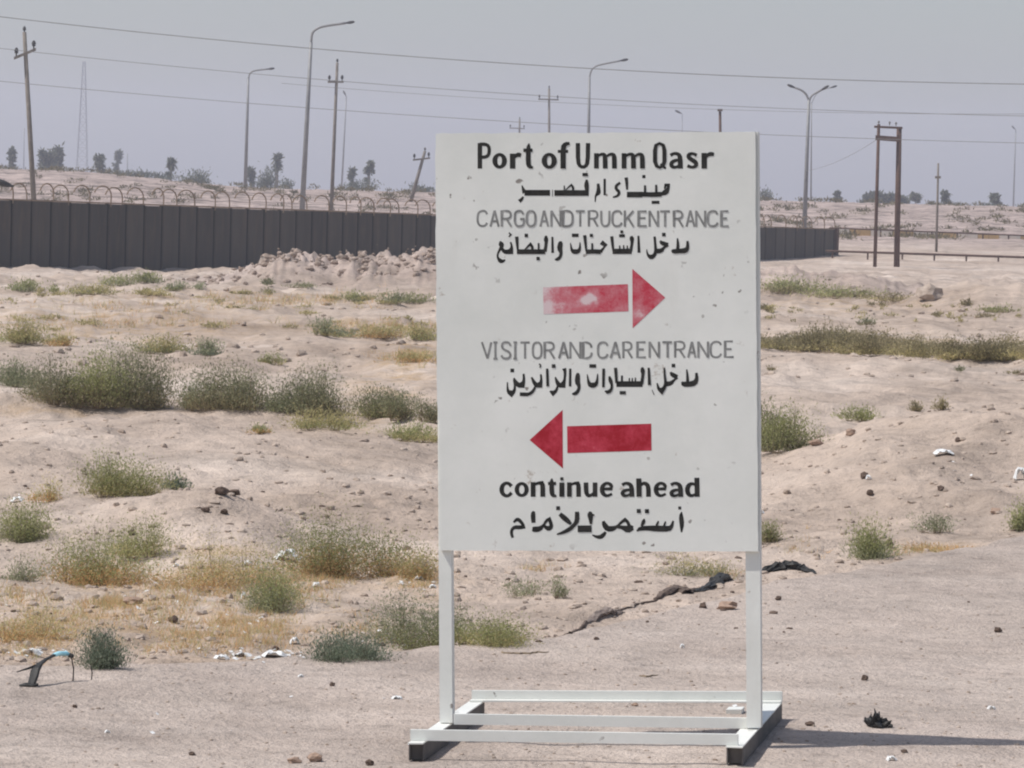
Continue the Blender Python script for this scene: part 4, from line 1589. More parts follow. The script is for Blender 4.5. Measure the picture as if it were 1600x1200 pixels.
# black clump in the shadow
g = G(1372, 1136)
root = thing("black_clump", "spiky black scorched clump at the edge of the sign's shadow", "clump", g)
mb = MB()
random.seed(21)
for k in range(70):
    an = random.uniform(0, 6.28)
    L = random.uniform(.02, .055)
    cx = random.choice([-.022, -.018, -.01, .028])
    b0 = np.array(g) + np.array([cx + random.uniform(-.015, .015), random.uniform(-.02, .02), 0.0])
    tip = b0 + np.array([cos(an) * L * .6, sin(an) * L * .6, L * random.uniform(.2, 1.15) * (1.1 if cx < 0 else .6)])
    mb.tube([b0, (b0 + tip) / 2 + np.array([random.uniform(-.008, .008), 0, .004]), tip], [.006, .0075, .002], 5)
mb.build("spikes", M["rubber"], root)
lump_me = MB()
o = lump("clump_core", None, None, 1371, 1136, 32, 11, M["rubber"], 9, rough=.5)
o.parent = root
o.location = (0, 0, 0.004)

# bent strap
root_g = G(47, 1073)
root = thing("bent_strap", "bent black strap with a light blue end arching over the sand at the lower left", "strap", root_g)
D = root_g[1]


def PD(x, y, dd=0.0):
    return P(x, y, D + dd)


mb = MB()
mb.tube([PD(30, 1071), PD(40, 1070), PD(52, 1071), PD(60, 1069)], [.006, .014, .013, .006], 8, True, .7, .2)
mb.tube([PD(48, 1071), PD(53, 1058, .02), PD(56, 1046, .05), PD(62, 1038, .09), PD(72, 1030, .14), PD(84, 1024, .2)], [.018, .021, .022, .017, .012, .013], 8, True, .45, .12)
mb.tube([PD(62, 1038, .09), PD(45, 1044, .05), PD(26, 1050)], [.007, .005, .002], 6)
mb.build("black_band", M["rubber"], root)
mb = MB()
mb.tube([PD(84, 1024, .2), PD(92, 1021, .22), PD(104, 1021, .25), PD(108, 1023, .25)], [.013, .016, .016, .012], 8, True, .6)
mb.build("blue_end", M["blue"], root)
mb = MB()
mb.tube([PD(108, 1023, .25), PD(112, 1025, .25), PD(113, 1028, .25)], [.016, .018, .012], 8, True, .6)
mb.tube([PD(112, 1028, .25), PD(115, 1045, .25), PD(114, 1068, .25)], .003, 5)
mb.tube([PD(142, 1040, .3), PD(144, 1052, .3), PD(142, 1068, .3)], .0025, 5)
mb.build("black_tip", M["rubber"], root)

# black sheet snagged on the wall at the left edge
q0 = WA + wu3 * 1.6
root = None
mb = MB()
random.seed(4)
c = P(4, 290, WA[1] + 1.0)
mb.tube([P(-14, 285, WA[1]), P(-2, 283, WA[1]), P(8, 288, WA[1]), P(16, 290, WA[1]), P(22, 291, WA[1])], [.10, .16, .14, .07, .02], 10, True, .7, .3)
tag(mb.build("plastic_sheet", M["rubber"]), "black plastic rag snagged above the wall at the left picture edge", "plastic rag")
mb = MB()
g = G(-4, 403)
mb.tube([g + np.array([-.3, 0, .0]), g + np.array([-.2, 0, .35]), g + np.array([0, 0, .55]), g + np.array([.15, 0, .35]), g + np.array([.42, 0, .02])], [.1, .2, .22, .18, .05], 10, True, .8, .25)
tag(mb.build("dark_bundle", M["rubber"]), "dark bundle lying against the foot of the wall at the left edge", "bundle")

# ------------------------------------------------------------------ THE SIGN
sign = thing("road_sign", "tall white sign board with English and Arabic lettering and two red arrows", "sign",
             (SO[0] + SW[0] * .6, SO[1] + SW[1] * .6, SO[2] - RUN_H))


def c0(px, py):
    return hit(px, py, SO, SU)


# runners (flat-topped rails front to back)
def runner(tl, tr, br, bl, h):
    a, b, c, d = (c0(*k) for k in (tl, tr, br, bl))
    mb = MB()

    def lerp(u, e):                      # u across (0 left, 1 right), e along (0 back, 1 front)
        return (a * (1 - u) + b * u) * (1 - e) + (d * (1 - u) + c * u) * e

    def slab(u0, u1, z0, z1, e1=1.0):
        q = [lerp(u0, e1), lerp(u1, e1), lerp(u1, 0), lerp(u0, 0)]
        mb.quadbox([k - SU * z1 for k in q] + [k - SU * z0 for k in q])
    slab(0.0, 1.0, 0.0, 0.005)
    slab(0.0, 0.09, 0.0055, h, 0.985)
    slab(0.91, 1.0, 0.0055, h, 0.985)
    slab(0.1, 0.9, 0.0058, h - 0.001, 0.97)
    o = mb.build("runner", M["white"], sign)
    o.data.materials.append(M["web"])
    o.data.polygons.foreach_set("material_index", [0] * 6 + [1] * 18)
    return o


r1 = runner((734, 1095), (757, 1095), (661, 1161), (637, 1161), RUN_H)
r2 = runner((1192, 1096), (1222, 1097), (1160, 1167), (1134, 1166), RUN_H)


def beam(p, q, h, t, flange=0.0, name="base_beam"):
    a, b = c0(*p), c0(*q)
    up = SU * h
    mb = MB()
    e = SU * 0.001
    mb.box(a + e, b - a, SN * t, up)
    if flange:
        mb.box(a + e - SN * (flange + .001), b - a, SN * flange, SU * .006)
    return mb.build(name, M["white"], sign)


px2m = SO[1] / F
beam((641, 1157.5), (1153, 1165), 16.5 * px2m, .018)
beam((709, 1132.5), (1168, 1139), 16.5 * px2m, .018)
beam((737, 1095.0), (1222, 1097), 16.5 * px2m, .018, .045)
# posts
LEAN = radians(2.2)
UP2 = SU * cos(LEAN) + SN * sin(LEAN)
NB = SN * cos(LEAN) - SU * sin(LEAN)
PO = SO.copy()


def onboard(px, py, off=0.0):
    return hit(px, py, PO - NB * off, NB)


def post(x0, x1, yb, x2, x3, yt, name="post"):
    """front face from bottom (x0,x1,yb) to top (x2,x3,yt)"""
    a, b = hit(x0, yb, PO, NB), hit(x1, yb, PO, NB)
    c, d = hit(x3, yt, PO, NB), hit(x2, yt, PO, NB)
    # bring feet to the runner top
    k = NB * 0.05
    mb = MB()
    mb.quadbox([a, b, b + k, a + k, d, c, c + k, d + k])
    return mb.build(name, M["white"], sign)


post(687, 707, 1129.5, 681, 700, 215)
post(1166.5, 1189, 1137, 1161, 1184.5, 206)
# board with a slightly ragged outline
rb = random.Random(2)
TH = 0.018
outline = []


def edge(a, b, n, amp, steps=()):
    for k in range(n):
        t = k / n
        outline.append((a[0] + (b[0] - a[0]) * t + rb.uniform(-amp, amp), a[1] + (b[1] - a[1]) * t + rb.uniform(-amp, amp)))


edge((680, 208.5), (1180, 206), 40, .7)
edge((1180, 206), (1184.5, 862), 30, .5)
edge((1184.5, 862), (688, 860), 36, .7)
edge((688, 860), (686, 640), 12, .7)
edge((682.5, 628), (680, 208.5), 22, .7)
fr = [onboard(x, y, TH + .001) for x, y in outline]
bk = [onboard(x, y, .001) for x, y in outline]
n = len(outline)
bk = [f_ + NB * TH for f_ in fr]
me_v = fr + bk
fc = [tuple(range(n))[::-1], tuple(range(n, 2 * n))] + [(k, (k + 1) % n, n + (k + 1) % n, n + k) for k in range(n)]
board = link("board", mesh("board", local(sign, me_v), fc, M["white"]), sign)


# lettering: brush strokes on the board face
class Paint:
    def __init__(s, ox, oy, sc):
        s.o = (ox, oy, sc)
        s.v = []
        s.f = []
        s.k = 0
        s.fat = 1.12

    def crop(s, ox, oy, sc):
        s.o = (ox, oy, sc)
        return s

    def tp(s, x, y):
        return s.o[0] + x / s.o[2], s.o[1] + y / s.o[2]

    def poly(s, pts, w=None, close=False):
        """pts (x,y[,w]) in crop units; becomes a ribbon with mitred joints"""
        lay = 0.0015 + 0.00013 * (s.k % 9)
        s.k += 1
        P2 = []
        for p in pts:
            x, y = s.tp(p[0], p[1])
            ww = (p[2] if len(p) > 2 else w) / s.o[2] * s.fat
            P2.append((x, y, ww))
        # round gentle bends, keep square corners, break at sharp peaks
        if len(P2) > 2 and not close:
            def turn(i):
                a, b, c = P2[i - 1], P2[i], P2[i + 1]
                t = math.atan2(c[1] - b[1], c[0] - b[0]) - math.atan2(b[1] - a[1], b[0] - a[0])
                return abs((t + pi) % (2 * pi) - pi)
            for i in range(1, len(P2) - 1):
                if turn(i) > radians(112):
                    s.poly(pts[:i + 1], w)
                    s.poly(pts[i:], w)
                    return
            Q = [P2[0]]
            for i in range(1, len(P2) - 1):
                a, b, c = P2[i - 1], P2[i], P2[i + 1]
                if turn(i) > radians(70):
                    Q.append((b[0], b[1], b[2] * 1.35))
                else:
                    Q.append(tuple(b[j] * .75 + a[j] * .25 for j in range(3)))
                    Q.append(tuple(b[j] * .75 + c[j] * .25 for j in range(3)))
            Q.append(P2[-1])
            P2 = Q
        L, R = [], []
        n = len(P2)
        for i in range(n):
            a = P2[(i - 1) % n] if close else P2[max(i - 1, 0)]
            b = P2[(i + 1) % n] if close else P2[min(i + 1, n - 1)]
            tx, ty = b[0] - a[0], b[1] - a[1]
            l = math.hypot(tx, ty) + 1e-9
            nx, ny = -ty / l, tx / l
            h = P2[i][2] / 2
            L.append(onboard(P2[i][0] + nx * h, P2[i][1] + ny * h, TH + lay))
            R.append(onboard(P2[i][0] - nx * h, P2[i][1] - ny * h, TH + lay))
        b0 = len(s.v)
        s.v += L + R
        for i in range(n if close else n - 1):
            j = (i + 1) % n
            s.f.append((b0 + i, b0 + j, b0 + n + j, b0 + n + i))

    def ell(s, cx, cy, rx, ry, ws, wt, n=22):
        pts = []
        for k in range(n):
            a = 2 * pi * k / n
            pts.append((cx + rx * cos(a), cy + ry * sin(a), wt + (ws - wt) * cos(a) ** 2))
        s.poly(pts, close=True)

    def quad(s, p):
        lay = 0.0015 + 0.00013 * (s.k % 9)
        s.k += 1
        b0 = len(s.v)
        s.v += [onboard(*s.tp(x, y), TH + lay) for x, y in p]
        s.f.append(tuple(range(b0, b0 + len(p))))

    def dot(s, x, y, d):
        h = d / 2
        s.quad([(x - h, y - h), (x + h, y - h), (x + h, y + h), (x - h, y + h)])

    def V(s, x, y0, y1, w, x2=None):
        s.poly([(x, y0), (x if x2 is None else x2, y1)], w)

    def build(s, label, m):
        o = link("lettering", mesh("lettering", local(sign, s.v), s.f, m), sign)
        o["label"] = label
        # thin coats of paint face the viewer
        return o


def let_m(p, x0, x1, x2, y0, y1, w):
    p.V(x0, y0, y1, w)
    for a, b in ((x0, x1), (x1, x2)):
        if b:
            p.poly([(a + w * .3, y0 + 42, w * .45), (a + (b - a) * .5, y0 + 12, w * .6), (b - 12, y0 + 14, w * .75), (b - 2, y0 + 45, w), (b, y1, w)])



p = Paint(740, 215, 8)
p.fat = 1.42
p.V(78, 68, 387, 40)
p.poly([(78, 83), (150, 83), (188, 105), (197, 160), (186, 220), (150, 243), (90, 246)], 30)
p.ell(325, 290, 60, 78, 44, 28)
p.V(487, 200, 387, 48)
p.poly([(500, 255, 20), (535, 222, 34), (560, 212, 40), (592, 222, 34)])
p.poly([(692, 72, 8), (684, 125, 40), (682, 320, 44), (696, 362, 38), (742, 376, 18)])
p.poly([(622, 158), (736, 158)], 30)
p.ell(945, 290, 62, 80, 46, 28)
p.poly([(1200, 72, 24), (1150, 78, 36), (1118, 115, 46), (1118, 387, 46)])
p.poly([(1052, 172), (1182, 172)], 26)
p.poly([(1303, 68, 38), (1305, 310, 38), (1335, 366, 30), (1395, 366, 30), (1426, 310, 38), (1430, 68, 38)])
p.crop(930, 215, 8)
let_m(p, 15, 125, 240, 195, 386, 42)
let_m(p, 360, 478, 590, 195, 386, 42)
p.poly([(803, 72, 26), (760, 95, 32), (747, 160, 36), (747, 300, 36), (768, 355, 32), (806, 374, 26), (846, 352, 32), (864, 300, 36), (864, 160, 36), (850, 95, 32)], close=True)
p.poly([(815, 330, 20), (850, 360, 24), (884, 388, 18)])
p.poly([(940, 222, 30), (985, 196, 26), (1040, 205, 34), (1062, 245, 42), (1064, 387, 46)])
p.poly([(1052, 278, 24), (985, 288, 30), (948, 322, 38), (956, 362, 34), (1002, 374, 26), (1050, 350, 24)])
p.poly([(1268, 220, 30), (1215, 196, 24), (1168, 212, 36), (1165, 248, 38), (1215, 282, 38), (1262, 312, 40), (1260, 355, 34), (1212, 374, 24), (1152, 352, 30)])
p.V(1362, 192, 387, 48)
p.poly([(1375, 252, 20), (1410, 215, 32), (1445, 203, 38), (1484, 210, 30)])
p.build("large black lettering reading Port of Umm Qasr", M["black"])

p = Paint(740, 215, 8)
p.poly([(604, 598, 12), (618, 640, 30), (640, 690, 56)])
p.poly([(622, 738, 18), (604, 768, 34), (570, 798, 44)])
p.poly([(636, 690), (955, 690)], 64)
p.poly([(985, 650), (985, 735)], 6)
p.poly([(1010, 692), (1438, 692)], 64)
p.poly([(1150, 655, 10), (1185, 620, 16), (1222, 590, 22), (1245, 625, 30), (1240, 660, 20)])
p.V(1133, 600, 655, 14)
p.poly([(1414, 525, 22), (1410, 590, 54), (1414, 640, 44), (1418, 690, 30)])
p.quad([(1360, 442), (1428, 442), (1428, 482), (1360, 482)])
p.poly([(1556, 575, 30), (1562, 640, 40), (1560, 690, 56), (1535, 715, 30), (1522, 740, 18), (1520, 805, 12)])
p.crop(930, 215, 8)
p.V(118, 515, 720, 26)
p.poly([(312, 562, 26), (262, 600, 34), (258, 640, 34), (303, 680, 36), (285, 728, 30), (220, 746, 14)])
p.poly([(386, 498, 38), (394, 560, 34), (398, 650, 22)])
p.poly([(396, 712), (590, 712)], 62)
p.poly([(590, 708), (700, 712)], 52)
p.poly([(690, 712), (828, 708)], 54)
p.V(622, 596, 690, 24)
p.V(762, 590, 690, 24)
p.dot(608, 487, 40)
p.quad([(705, 790), (802, 790), (802, 828), (705, 828)])
p.poly([(820, 712, 30), (885, 680, 70), (912, 640, 34), (915, 590, 34), (880, 588, 26), (868, 640, 20)])
p.build("first black Arabic line", M["black"])


def caps(p, word_strokes, w):
    for st in word_strokes:
        p.poly(st, w)


p = Paint(740, 320, 8)
caps(p, [[(168, 118), (150, 82), (115, 74), (68, 90), (50, 135), (50, 215), (72, 258), (112, 268), (150, 258), (168, 225)],
         [(210, 272), (262, 72), (312, 272)], [(230, 205), (292, 205)],
         [(352, 272), (352, 76), (430, 76), (462, 98), (464, 150), (432, 174), (355, 174)], [(412, 175), (470, 272)],
         [(622, 118), (600, 80), (560, 74), (520, 95), (514, 135), (514, 220), (535, 262), (575, 269), (615, 258), (628, 225), (628, 178), (582, 178)],
         [(715, 75), (680, 88), (664, 130), (664, 215), (682, 258), (718, 269), (755, 255), (771, 215), (771, 130), (755, 88), (718, 75)],
         [(835, 272), (881, 72), (932, 272)], [(852, 205), (914, 205)],
         [(972, 272), (972, 72)], [(972, 76), (1085, 268)], [(1087, 272), (1087, 72)],
         [(1117, 268), (1117, 76), (1190, 76), (1232, 105), (1238, 170), (1232, 240), (1190, 268), (1110, 268)],
         [(1278, 80), (1388, 80)], [(1333, 80), (1333, 272)],
         [(1441, 272), (1441, 76), (1515, 76), (1545, 98), (1547, 150), (1515, 174), (1445, 174)], [(1497, 175), (1552, 272)]], 24)
p.crop(940, 320, 7.619)
caps(p, [[(-5, 72), (-5, 205), (12, 245), (45, 257), (78, 243), (92, 205), (92, 72)],
         [(238, 115), (222, 80), (180, 72), (140, 90), (128, 130), (128, 205), (145, 245), (182, 257), (222, 245), (240, 212)],
         [(276, 68), (276, 262)], [(378, 72), (282, 182)], [(312, 150), (380, 262)],
         [(534, 78), (440, 78), (440, 252), (536, 252)], [(440, 160), (522, 160)],
         [(571, 262), (571, 70)], [(571, 75), (670, 258)], [(672, 262), (672, 70)],
         [(697, 78), (812, 78)], [(755, 78), (755, 262)],
         [(861, 262), (861, 74), (925, 74), (958, 95), (960, 142), (925, 166), (865, 166)], [(911, 166), (968, 262)],
         [(1010, 262), (1056, 68), (1106, 262)], [(1027, 195), (1090, 195)],
         [(1126, 262), (1126, 70)], [(1126, 75), (1230, 258)], [(1232, 262), (1232, 70)],
         [(1378, 115), (1362, 80), (1320, 72), (1278, 90), (1264, 130), (1264, 205), (1280, 245), (1322, 257), (1364, 245), (1382, 212)],
         [(1508, 76), (1425, 76), (1425, 254), (1512, 254)], [(1425, 162), (1492, 162)]], 23)
p.build("thin grey lettering reading CARGO AND TRUCK ENTRANCE", M["grey"])

p = Paint(740, 320, 8)
p.poly([(330, 455, 14), (345, 490, 64), (352, 525, 44), (322, 570, 26), (300, 615, 20), (300, 660, 24), (335, 705, 52), (370, 705, 34), (396, 685, 12)])
p.poly([(352, 540, 30), (372, 575, 40), (400, 590, 50), (468, 585, 54), (478, 520, 26), (462, 465, 18)])
p.poly([(440, 348, 14), (466, 372, 20), (440, 402, 14)])
p.poly([(538, 398, 40), (546, 500, 30), (552, 575, 20)])
p.poly([(540, 586), (895, 586)], 54)
p.poly([(640, 560, 14), (680, 520, 22), (708, 490, 32), (736, 530, 32), (728, 565, 22)])
p.dot(658, 383, 42)
p.V(812, 478, 570, 20)
p.dot(806, 672, 42)
p.poly([(905, 385, 20), (905, 430, 54), (908, 480, 34), (892, 586, 40)])
p.poly([(984, 400, 22), (988, 600, 30)])
p.poly([(1085, 455, 24), (1086, 480, 56), (1074, 550, 60), (1096, 600, 34), (1082, 655, 36), (1048, 682, 42), (1015, 685, 12)])
p.quad([(1228, 360), (1312, 360), (1312, 402), (1228, 402)])
p.poly([(1210, 475, 8), (1222, 555, 26), (1245, 585, 54), (1305, 585, 54), (1328, 550, 28), (1330, 468, 10)])
p.poly([(1388, 380, 38), (1400, 500, 28), (1408, 580, 20)])
p.poly([(1402, 588), (1502, 582), (1590, 588)], 50)
p.V(1482, 480, 575, 22)
p.dot(1472, 383, 40)
p.crop(940, 320, 7.619)
p.poly([(-15, 560, 40), (20, 520, 22), (45, 482, 24), (66, 470, 14)])
p.poly([(-5, 445, 50), (30, 470, 44), (62, 482, 26)])
p.poly([(120, 375, 34), (130, 470, 30), (140, 555, 22)])
p.poly([(130, 554), (358, 554)], 56)
p.quad([(208, 350), (276, 350), (276, 386), (208, 386)])
p.dot(240, 322, 34)
p.V(215, 485, 535, 14)
p.V(262, 480, 535, 14)
p.V(305, 485, 535, 14)
p.poly([(352, 372, 24), (360, 400, 52), (364, 450, 30), (346, 554, 34)])
p.poly([(438, 370, 22), (445, 570, 32)])
p.poly([(630, 378, 26), (638, 470, 26), (646, 560, 36), (625, 605, 40), (590, 625, 56), (555, 605, 30), (538, 560, 14), (538, 530, 8)])
p.poly([(645, 552, 52), (712, 548, 50), (745, 505, 24), (795, 482, 24)])
p.poly([(695, 428, 16), (715, 455, 46), (790, 478, 44)])
p.dot(740, 354, 42)
p.poly([(903, 398, 14), (908, 470, 30), (905, 550, 36)])
p.poly([(985, 520, 20), (1002, 530, 50), (1022, 540, 40)])
p.poly([(834, 540, 20), (855, 555, 52), (930, 550, 46), (1000, 545, 60), (1025, 510, 36), (1022, 430, 24)])
p.build("second black Arabic line, above the right-pointing arrow", M["black"])

p = Paint(740, 525, 7.619)
caps(p, [[(98, 72), (165, 268)], [(165, 268), (210, 74)],
         [(259, 78), (259, 268)], [(236, 76), (284, 76)], [(236, 270), (284, 270)],
         [(440, 118), (425, 82), (385, 72), (345, 82), (335, 120), (350, 155), (425, 190), (440, 225), (425, 260), (385, 270), (345, 260), (330, 230)],
         [(495, 78), (495, 268)], [(474, 76), (516, 76)], [(474, 270), (516, 270)],
         [(558, 78), (668, 78)], [(612, 78), (612, 270)],
         [(756, 75), (720, 88), (705, 130), (705, 215), (722, 255), (758, 268), (795, 253), (808, 215), (808, 130), (793, 88), (758, 75)],
         [(846, 268), (846, 76), (920, 76), (952, 98), (954, 145), (920, 170), (850, 170)], [(902, 170), (962, 268)],
         [(1016, 266), (1070, 72), (1122, 266)], [(1036, 200), (1104, 200)],
         [(1152, 268), (1152, 70)], [(1152, 75), (1268, 262)], [(1270, 268), (1270, 70)],
         [(1402, 138), (1394, 98), (1350, 76), (1302, 76), (1302, 264), (1362, 264), (1398, 240), (1406, 198)],
         [(1592, 115), (1578, 82), (1535, 73), (1495, 90), (1480, 130), (1480, 212), (1496, 250), (1535, 264), (1578, 250), (1596, 215)]], 23)
p.crop(940, 525, 7.619)
caps(p, [[(106, 264), (164, 70), (216, 264)], [(124, 200), (200, 200)],
         [(259, 264), (259, 74), (325, 74), (354, 95), (356, 145), (325, 168), (262, 168)], [(307, 168), (364, 264)],
         [(522, 74), (426, 74), (426, 254), (526, 254)], [(426, 160), (502, 160)],
         [(571, 258), (571, 68)], [(571, 72), (680, 254)], [(682, 258), (682, 68)],
         [(724, 74), (838, 74)], [(784, 74), (784, 258)],
         [(876, 258), (876, 68), (955, 68), (984, 90), (986, 138), (955, 162), (880, 162)], [(927, 162), (990, 258)],
         [(1030, 256), (1075, 68), (1116, 256)], [(1046, 195), (1106, 195)],
         [(1151, 258), (1151, 66)], [(1151, 70), (1264, 252)], [(1266, 258), (1266, 66)],
         [(1422, 108), (1405, 76), (1358, 66), (1315, 84), (1299, 125), (1299, 205), (1318, 244), (1360, 256), (1404, 244), (1424, 210)],
         [(1562, 64), (1470, 64), (1470, 250), (1572, 250)], [(1470, 156), (1546, 156)]], 23)
p.build("thin grey lettering reading VISITOR AND CAR ENTRANCE", M["grey"])

p = Paint(740, 525, 7.619)
p.dot(460, 410, 44)
p.poly([(402, 550, 12), (402, 610, 18), (412, 665, 36), (448, 690, 56), (485, 655, 34), (492, 600, 22), (478, 520, 18)])
p.poly([(478, 500, 16), (500, 545, 36), (530, 585, 54), (580, 585, 54), (600, 530, 28), (595, 450, 22)])
p.poly([(550, 692), (650, 696)], 40)
p.poly([(690, 490, 18), (715, 545, 36), (745, 585, 52), (790, 585, 52), (806, 530, 24), (800, 455, 18)])
p.poly([(735, 600, 22), (712, 650, 30), (680, 682, 36), (640, 695, 34)])
p.poly([(780, 330, 14), (800, 350, 18), (788, 378, 14)])
p.poly([(875, 388, 26), (882, 600, 30)])
p.dot(952, 358, 44)
p.poly([(972, 488, 14), (990, 540, 36), (1015, 585, 54), (1065, 588, 54), (1084, 520, 26), (1090, 430, 30), (1078, 385, 44)])
p.poly([(1000, 598, 22), (985, 650, 32), (945, 685, 46), (908, 655, 16)])
p.poly([(1150, 388, 24), (1148, 600, 28)])
p.poly([(1242, 440, 24), (1240, 470, 50), (1234, 550, 58), (1258, 600, 34), (1245, 655, 36), (1210, 688, 42), (1172, 690, 14)])
p.quad([(1378, 336), (1458, 336), (1458, 378), (1378, 378)])
p.poly([(1352, 455, 8), (1366, 545, 28), (1388, 585, 56), (1445, 585, 56), (1470, 545, 28), (1476, 450, 10)])
p.poly([(1548, 388, 30), (1544, 610, 28)])
p.crop(940, 525, 7.619)
p.poly([(92, 480, 20), (104, 530, 46), (122, 580, 24), (118, 635, 30), (78, 672, 46), (38, 655, 14)])
p.poly([(165, 378, 34), (178, 560, 28)])
p.poly([(176, 572), (488, 572)], 62)
p.V(242, 470, 560, 22)
p.V(330, 500, 550, 14)
p.V(365, 500, 550, 14)
p.V(402, 495, 550, 14)
p.quad([(215, 655), (288, 655), (288, 695), (215, 695)])
p.poly([(484, 372, 20), (488, 408, 52), (492, 460, 30), (476, 572, 36)])
p.poly([(560, 378, 24), (570, 585, 34)])
p.poly([(746, 378, 18), (750, 470, 24), (762, 560, 30), (750, 610, 36), (712, 658, 56), (676, 625, 32), (660, 560, 12)])
p.poly([(762, 572, 54), (825, 565, 48), (862, 525, 24), (905, 495, 22)])
p.poly([(818, 430, 16), (838, 458, 50), (900, 490, 46)])
p.dot(855, 352, 42)
p.poly([(1013, 398, 14), (1022, 480, 28), (1025, 560, 34)])
p.poly([(955, 545, 16), (970, 572, 56), (1040, 575, 56), (1110, 560, 62), (1134, 510, 38), (1128, 438, 26)])
p.poly([(600, 640, 6), (625, 700, 10)])
p.build("third black Arabic line, above the left-pointing arrow", M["black"])

p = Paint(770, 735, 9.4118)
p.fat = 1.42
p.poly([(274, 232, 40), (235, 190, 34), (185, 186, 34), (140, 225, 44), (128, 280, 50), (140, 338, 44), (185, 376, 34), (235, 372, 34), (276, 328, 36)])
p.ell(425, 281, 72, 88, 46, 32)
let_m(p, 592, 735, None, 172, 387, 50)
p.poly([(868, 118, 12), (864, 175, 46), (866, 320, 50), (882, 366, 44), (935, 382, 20)])
p.poly([(812, 192), (930, 192)], 32)
p.V(1015, 178, 388, 52)
p.dot(1015, 124, 46)
let_m(p, 1125, 1262, None, 176, 388, 48)
p.poly([(1370, 178, 48), (1372, 320, 48), (1398, 372, 40), (1445, 368, 32), (1490, 330, 28)])
p.V(1503, 178, 388, 48)
p.crop(930, 735, 9.4118)
p.poly([(105, 276, 26), (240, 270, 28), (238, 222, 42), (200, 188, 30), (145, 192, 34), (104, 240, 46), (100, 300, 50), (122, 352, 42), (175, 378, 30), (248, 345, 26)])
for dx in (0, 718):
    p.poly([(395 + dx, 215, 34), (445 + dx, 185, 28), (505 + dx, 198, 38), (535 + dx, 240, 48), (540 + dx, 388, 50)])
    p.poly([(530 + dx, 282, 24), (440 + dx, 292, 34), (400 + dx, 325, 44), (408 + dx, 362, 40), (455 + dx, 378, 28), (525 + dx, 345, 24)])
p.V(640, 118, 388, 54, 645)
p.poly([(660, 225, 28), (705, 188, 34), (755, 198, 44), (782, 245, 48), (784, 388, 50)])
p.poly([(895, 276, 26), (1030, 270, 28), (1028, 222, 42), (990, 188, 30), (935, 192, 34), (896, 240, 46), (892, 300, 50), (914, 352, 42), (967, 378, 30), (1038, 345, 26)])
p.V(1494, 108, 388, 52, 1500)
p.poly([(1480, 215, 26), (1420, 190, 32), (1370, 220, 46), (1350, 285, 50), (1368, 350, 46), (1415, 376, 32), (1480, 350, 26)])
p.build("bold black lettering reading continue ahead", M["black"])

p = Paint(770, 735, 9.4118)
p.fat = 1.3
p.poly([(305, 765, 20), (335, 735, 34), (365, 718, 44), (400, 740, 40), (440, 790, 36), (455, 830, 40), (400, 838, 46), (320, 835, 44), (280, 870, 34), (272, 920, 36), (292, 990, 30)])
p.poly([(604, 600, 26), (590, 640, 56), (598, 770, 46)])
p.poly([(580, 862, 50), (620, 868, 66), (690, 860, 60), (750, 805, 26), (785, 740, 34), (830, 712, 40), (852, 770, 40), (862, 830, 46), (820, 858, 60), (770, 832, 36), (740, 800, 20)])
p.dot(960, 555, 56)
p.poly([(985, 640, 44), (1040, 690, 60), (1100, 740, 56), (1150, 790, 30)])
p.poly([(1238, 608, 46), (1240, 740, 56), (1200, 800, 40), (1130, 865, 50), (1030, 915, 36), (940, 940, 14)])
p.poly([(1430, 605, 26), (1432, 650, 70), (1438, 720, 46), (1442, 790, 26)])
p.poly([(1495, 655, 12), (1450, 660, 40), (1400, 640, 14)])
p.poly([(1248, 860), (1452, 858)], 76)
p.crop(930, 735, 9.4118)
p.poly([(155, 905, 26), (125, 945, 46), (85, 980, 52), (20, 978, 34), (-45, 948, 12)])
p.poly([(118, 745, 30), (135, 800, 60), (180, 860, 66), (260, 858, 62), (330, 820, 26), (385, 760, 32), (440, 725, 38), (480, 760, 36), (500, 820, 40), (560, 835, 24)])
p.poly([(310, 830, 30), (400, 838, 44), (480, 870, 86), (560, 850, 40)])
p.poly([(610, 892, 16), (660, 855, 50), (760, 848, 54), (900, 855, 70), (1090, 860, 66), (1125, 820, 40), (1148, 740, 18)])
p.poly([(722, 712, 16), (712, 755, 48), (680, 820, 24)])
p.poly([(930, 745, 18), (905, 800, 26), (890, 840, 16)])
p.poly([(1036, 750, 16), (1015, 800, 24), (1005, 840, 16)])
p.dot(640, 598, 60)
p.dot(760, 600, 60)
p.poly([(1270, 610, 12), (1262, 670, 50), (1275, 790, 56), (1268, 910, 16)])
p.dot(1243, 552, 44)
p.build("bottom black Arabic line, below the words continue ahead", M["black"])


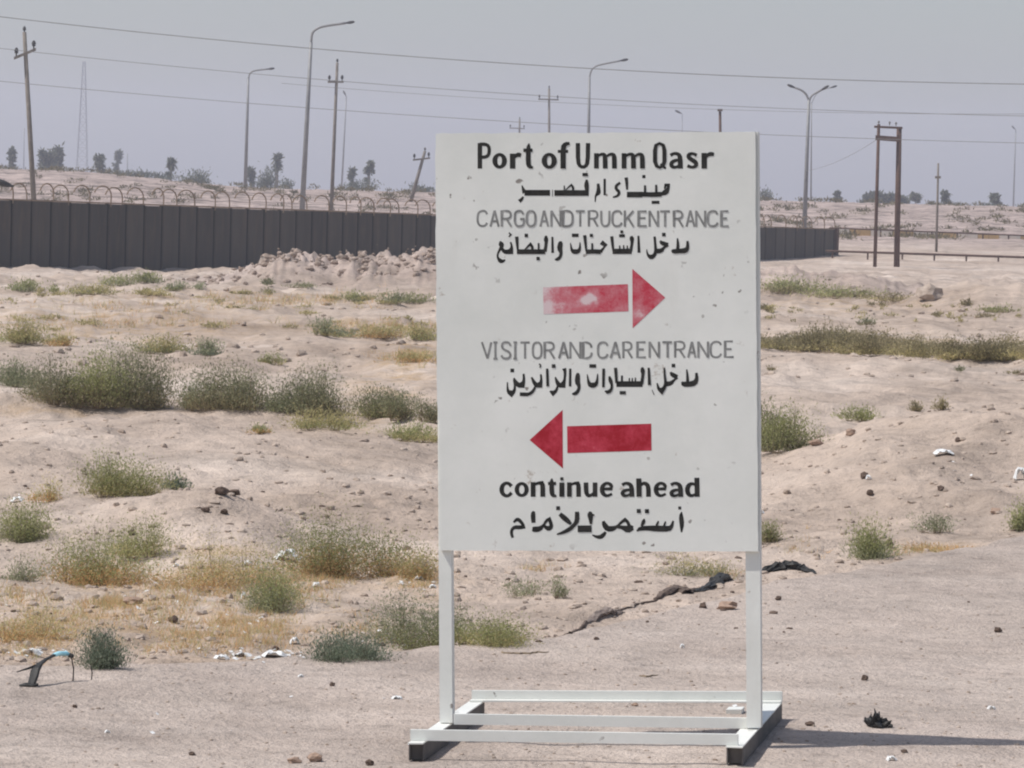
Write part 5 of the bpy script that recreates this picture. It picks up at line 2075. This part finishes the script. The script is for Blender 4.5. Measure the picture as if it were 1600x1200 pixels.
def red_shape(polys, label, wear):
    V, Fc, W = [], [], []
    for pl in polys:
        # fan of a subdivided quad/tri so the wear can vary
        n = 14
        a, b, c, d = pl if len(pl) == 4 else (pl[0], pl[1], pl[2], pl[2])
        b0 = len(V)
        for i in range(n + 1):
            for j in range(n + 1):
                u, t = i / n, j / n
                x = (a[0] * (1 - u) + b[0] * u) * (1 - t) + (d[0] * (1 - u) + c[0] * u) * t
                y = (a[1] * (1 - u) + b[1] * u) * (1 - t) + (d[1] * (1 - u) + c[1] * u) * t
                V.append(onboard(x, y, TH + .0016))
                W.append(wear(x, y))
        for i in range(n):
            for j in range(n):
                k = b0 + i * (n + 1) + j
                Fc.append((k, k + 1, k + n + 2, k + n + 1))
    me = mesh("arrow", local(sign, V), Fc, M["red"])
    at = me.attributes.new("wear", 'FLOAT', 'POINT')
    at.data.foreach_set("value", W)
    o = link("arrow", me, sign)
    o["label"] = label


red_shape([[(848.5, 449), (981, 444), (982, 486.5), (849.5, 491)]], "faded red shaft of the right-pointing arrow, patchy with a white scar",
          lambda x, y: 0.30 * max(0, (905 - x) / 57) + 0.20 + 0.55 * math.exp(-(((x - 920 + (y - 467) * .6) / 8) ** 2 + ((y - 467) / 8) ** 2)))
red_shape([[(988, 420), (1039.5, 465), (988.5, 513)]], "head of the right-pointing arrow, patchy red",
          lambda x, y: 0.16 + .22 * math.exp(-(((x - 998) / 12) ** 2 + ((y - 492) / 9) ** 2)))
red_shape([[(879, 640.5), (879.5, 732), (827.5, 687.5)]], "head of the left-pointing arrow, darker red", lambda x, y: -0.02)
red_shape([[(886, 666), (1017.5, 662), (1018, 704), (886.5, 708)]], "shaft of the left-pointing arrow, darker red", lambda x, y: -0.04 + 0.05 * (x < 950))

# small white block lying on the base frame
g = G(1147, 1116)
mb = MB()
mb.box(g - SW * .032 - SU * .004, SW * .060 + SN * .012, SN * .10, SU * .022)
tag(mb.build("white_block", M["white"]), "small white block inside the sign's base frame by its right leg", "block")

# ------------------------------------------------------------------ haze
HD = 0.00054
mb = MB()
mb.box(np.array([-3600., -60., -4.]), np.array([7200., 0, 0]), np.array([0, 2600., 0]), np.array([0, 0, 60.]))
hm = bpy.data.materials.new("dusty_air")
hm.use_nodes = True
nt = hm.node_tree
for n_ in list(nt.nodes):
    nt.nodes.remove(n_)
pv = nt.nodes.new("ShaderNodeVolumePrincipled")
pv.inputs["Color"].default_value = (0.82, 0.86, 1.0, 1)
pv.inputs["Density"].default_value = HD
pv.inputs["Anisotropy"].default_value = 0.2
ou = nt.nodes.new("ShaderNodeOutputMaterial")
nt.links.new(pv.outputs[0], ou.inputs["Volume"])
hz = mb.build("haze", hm)
tag(hz, kind="stuff")
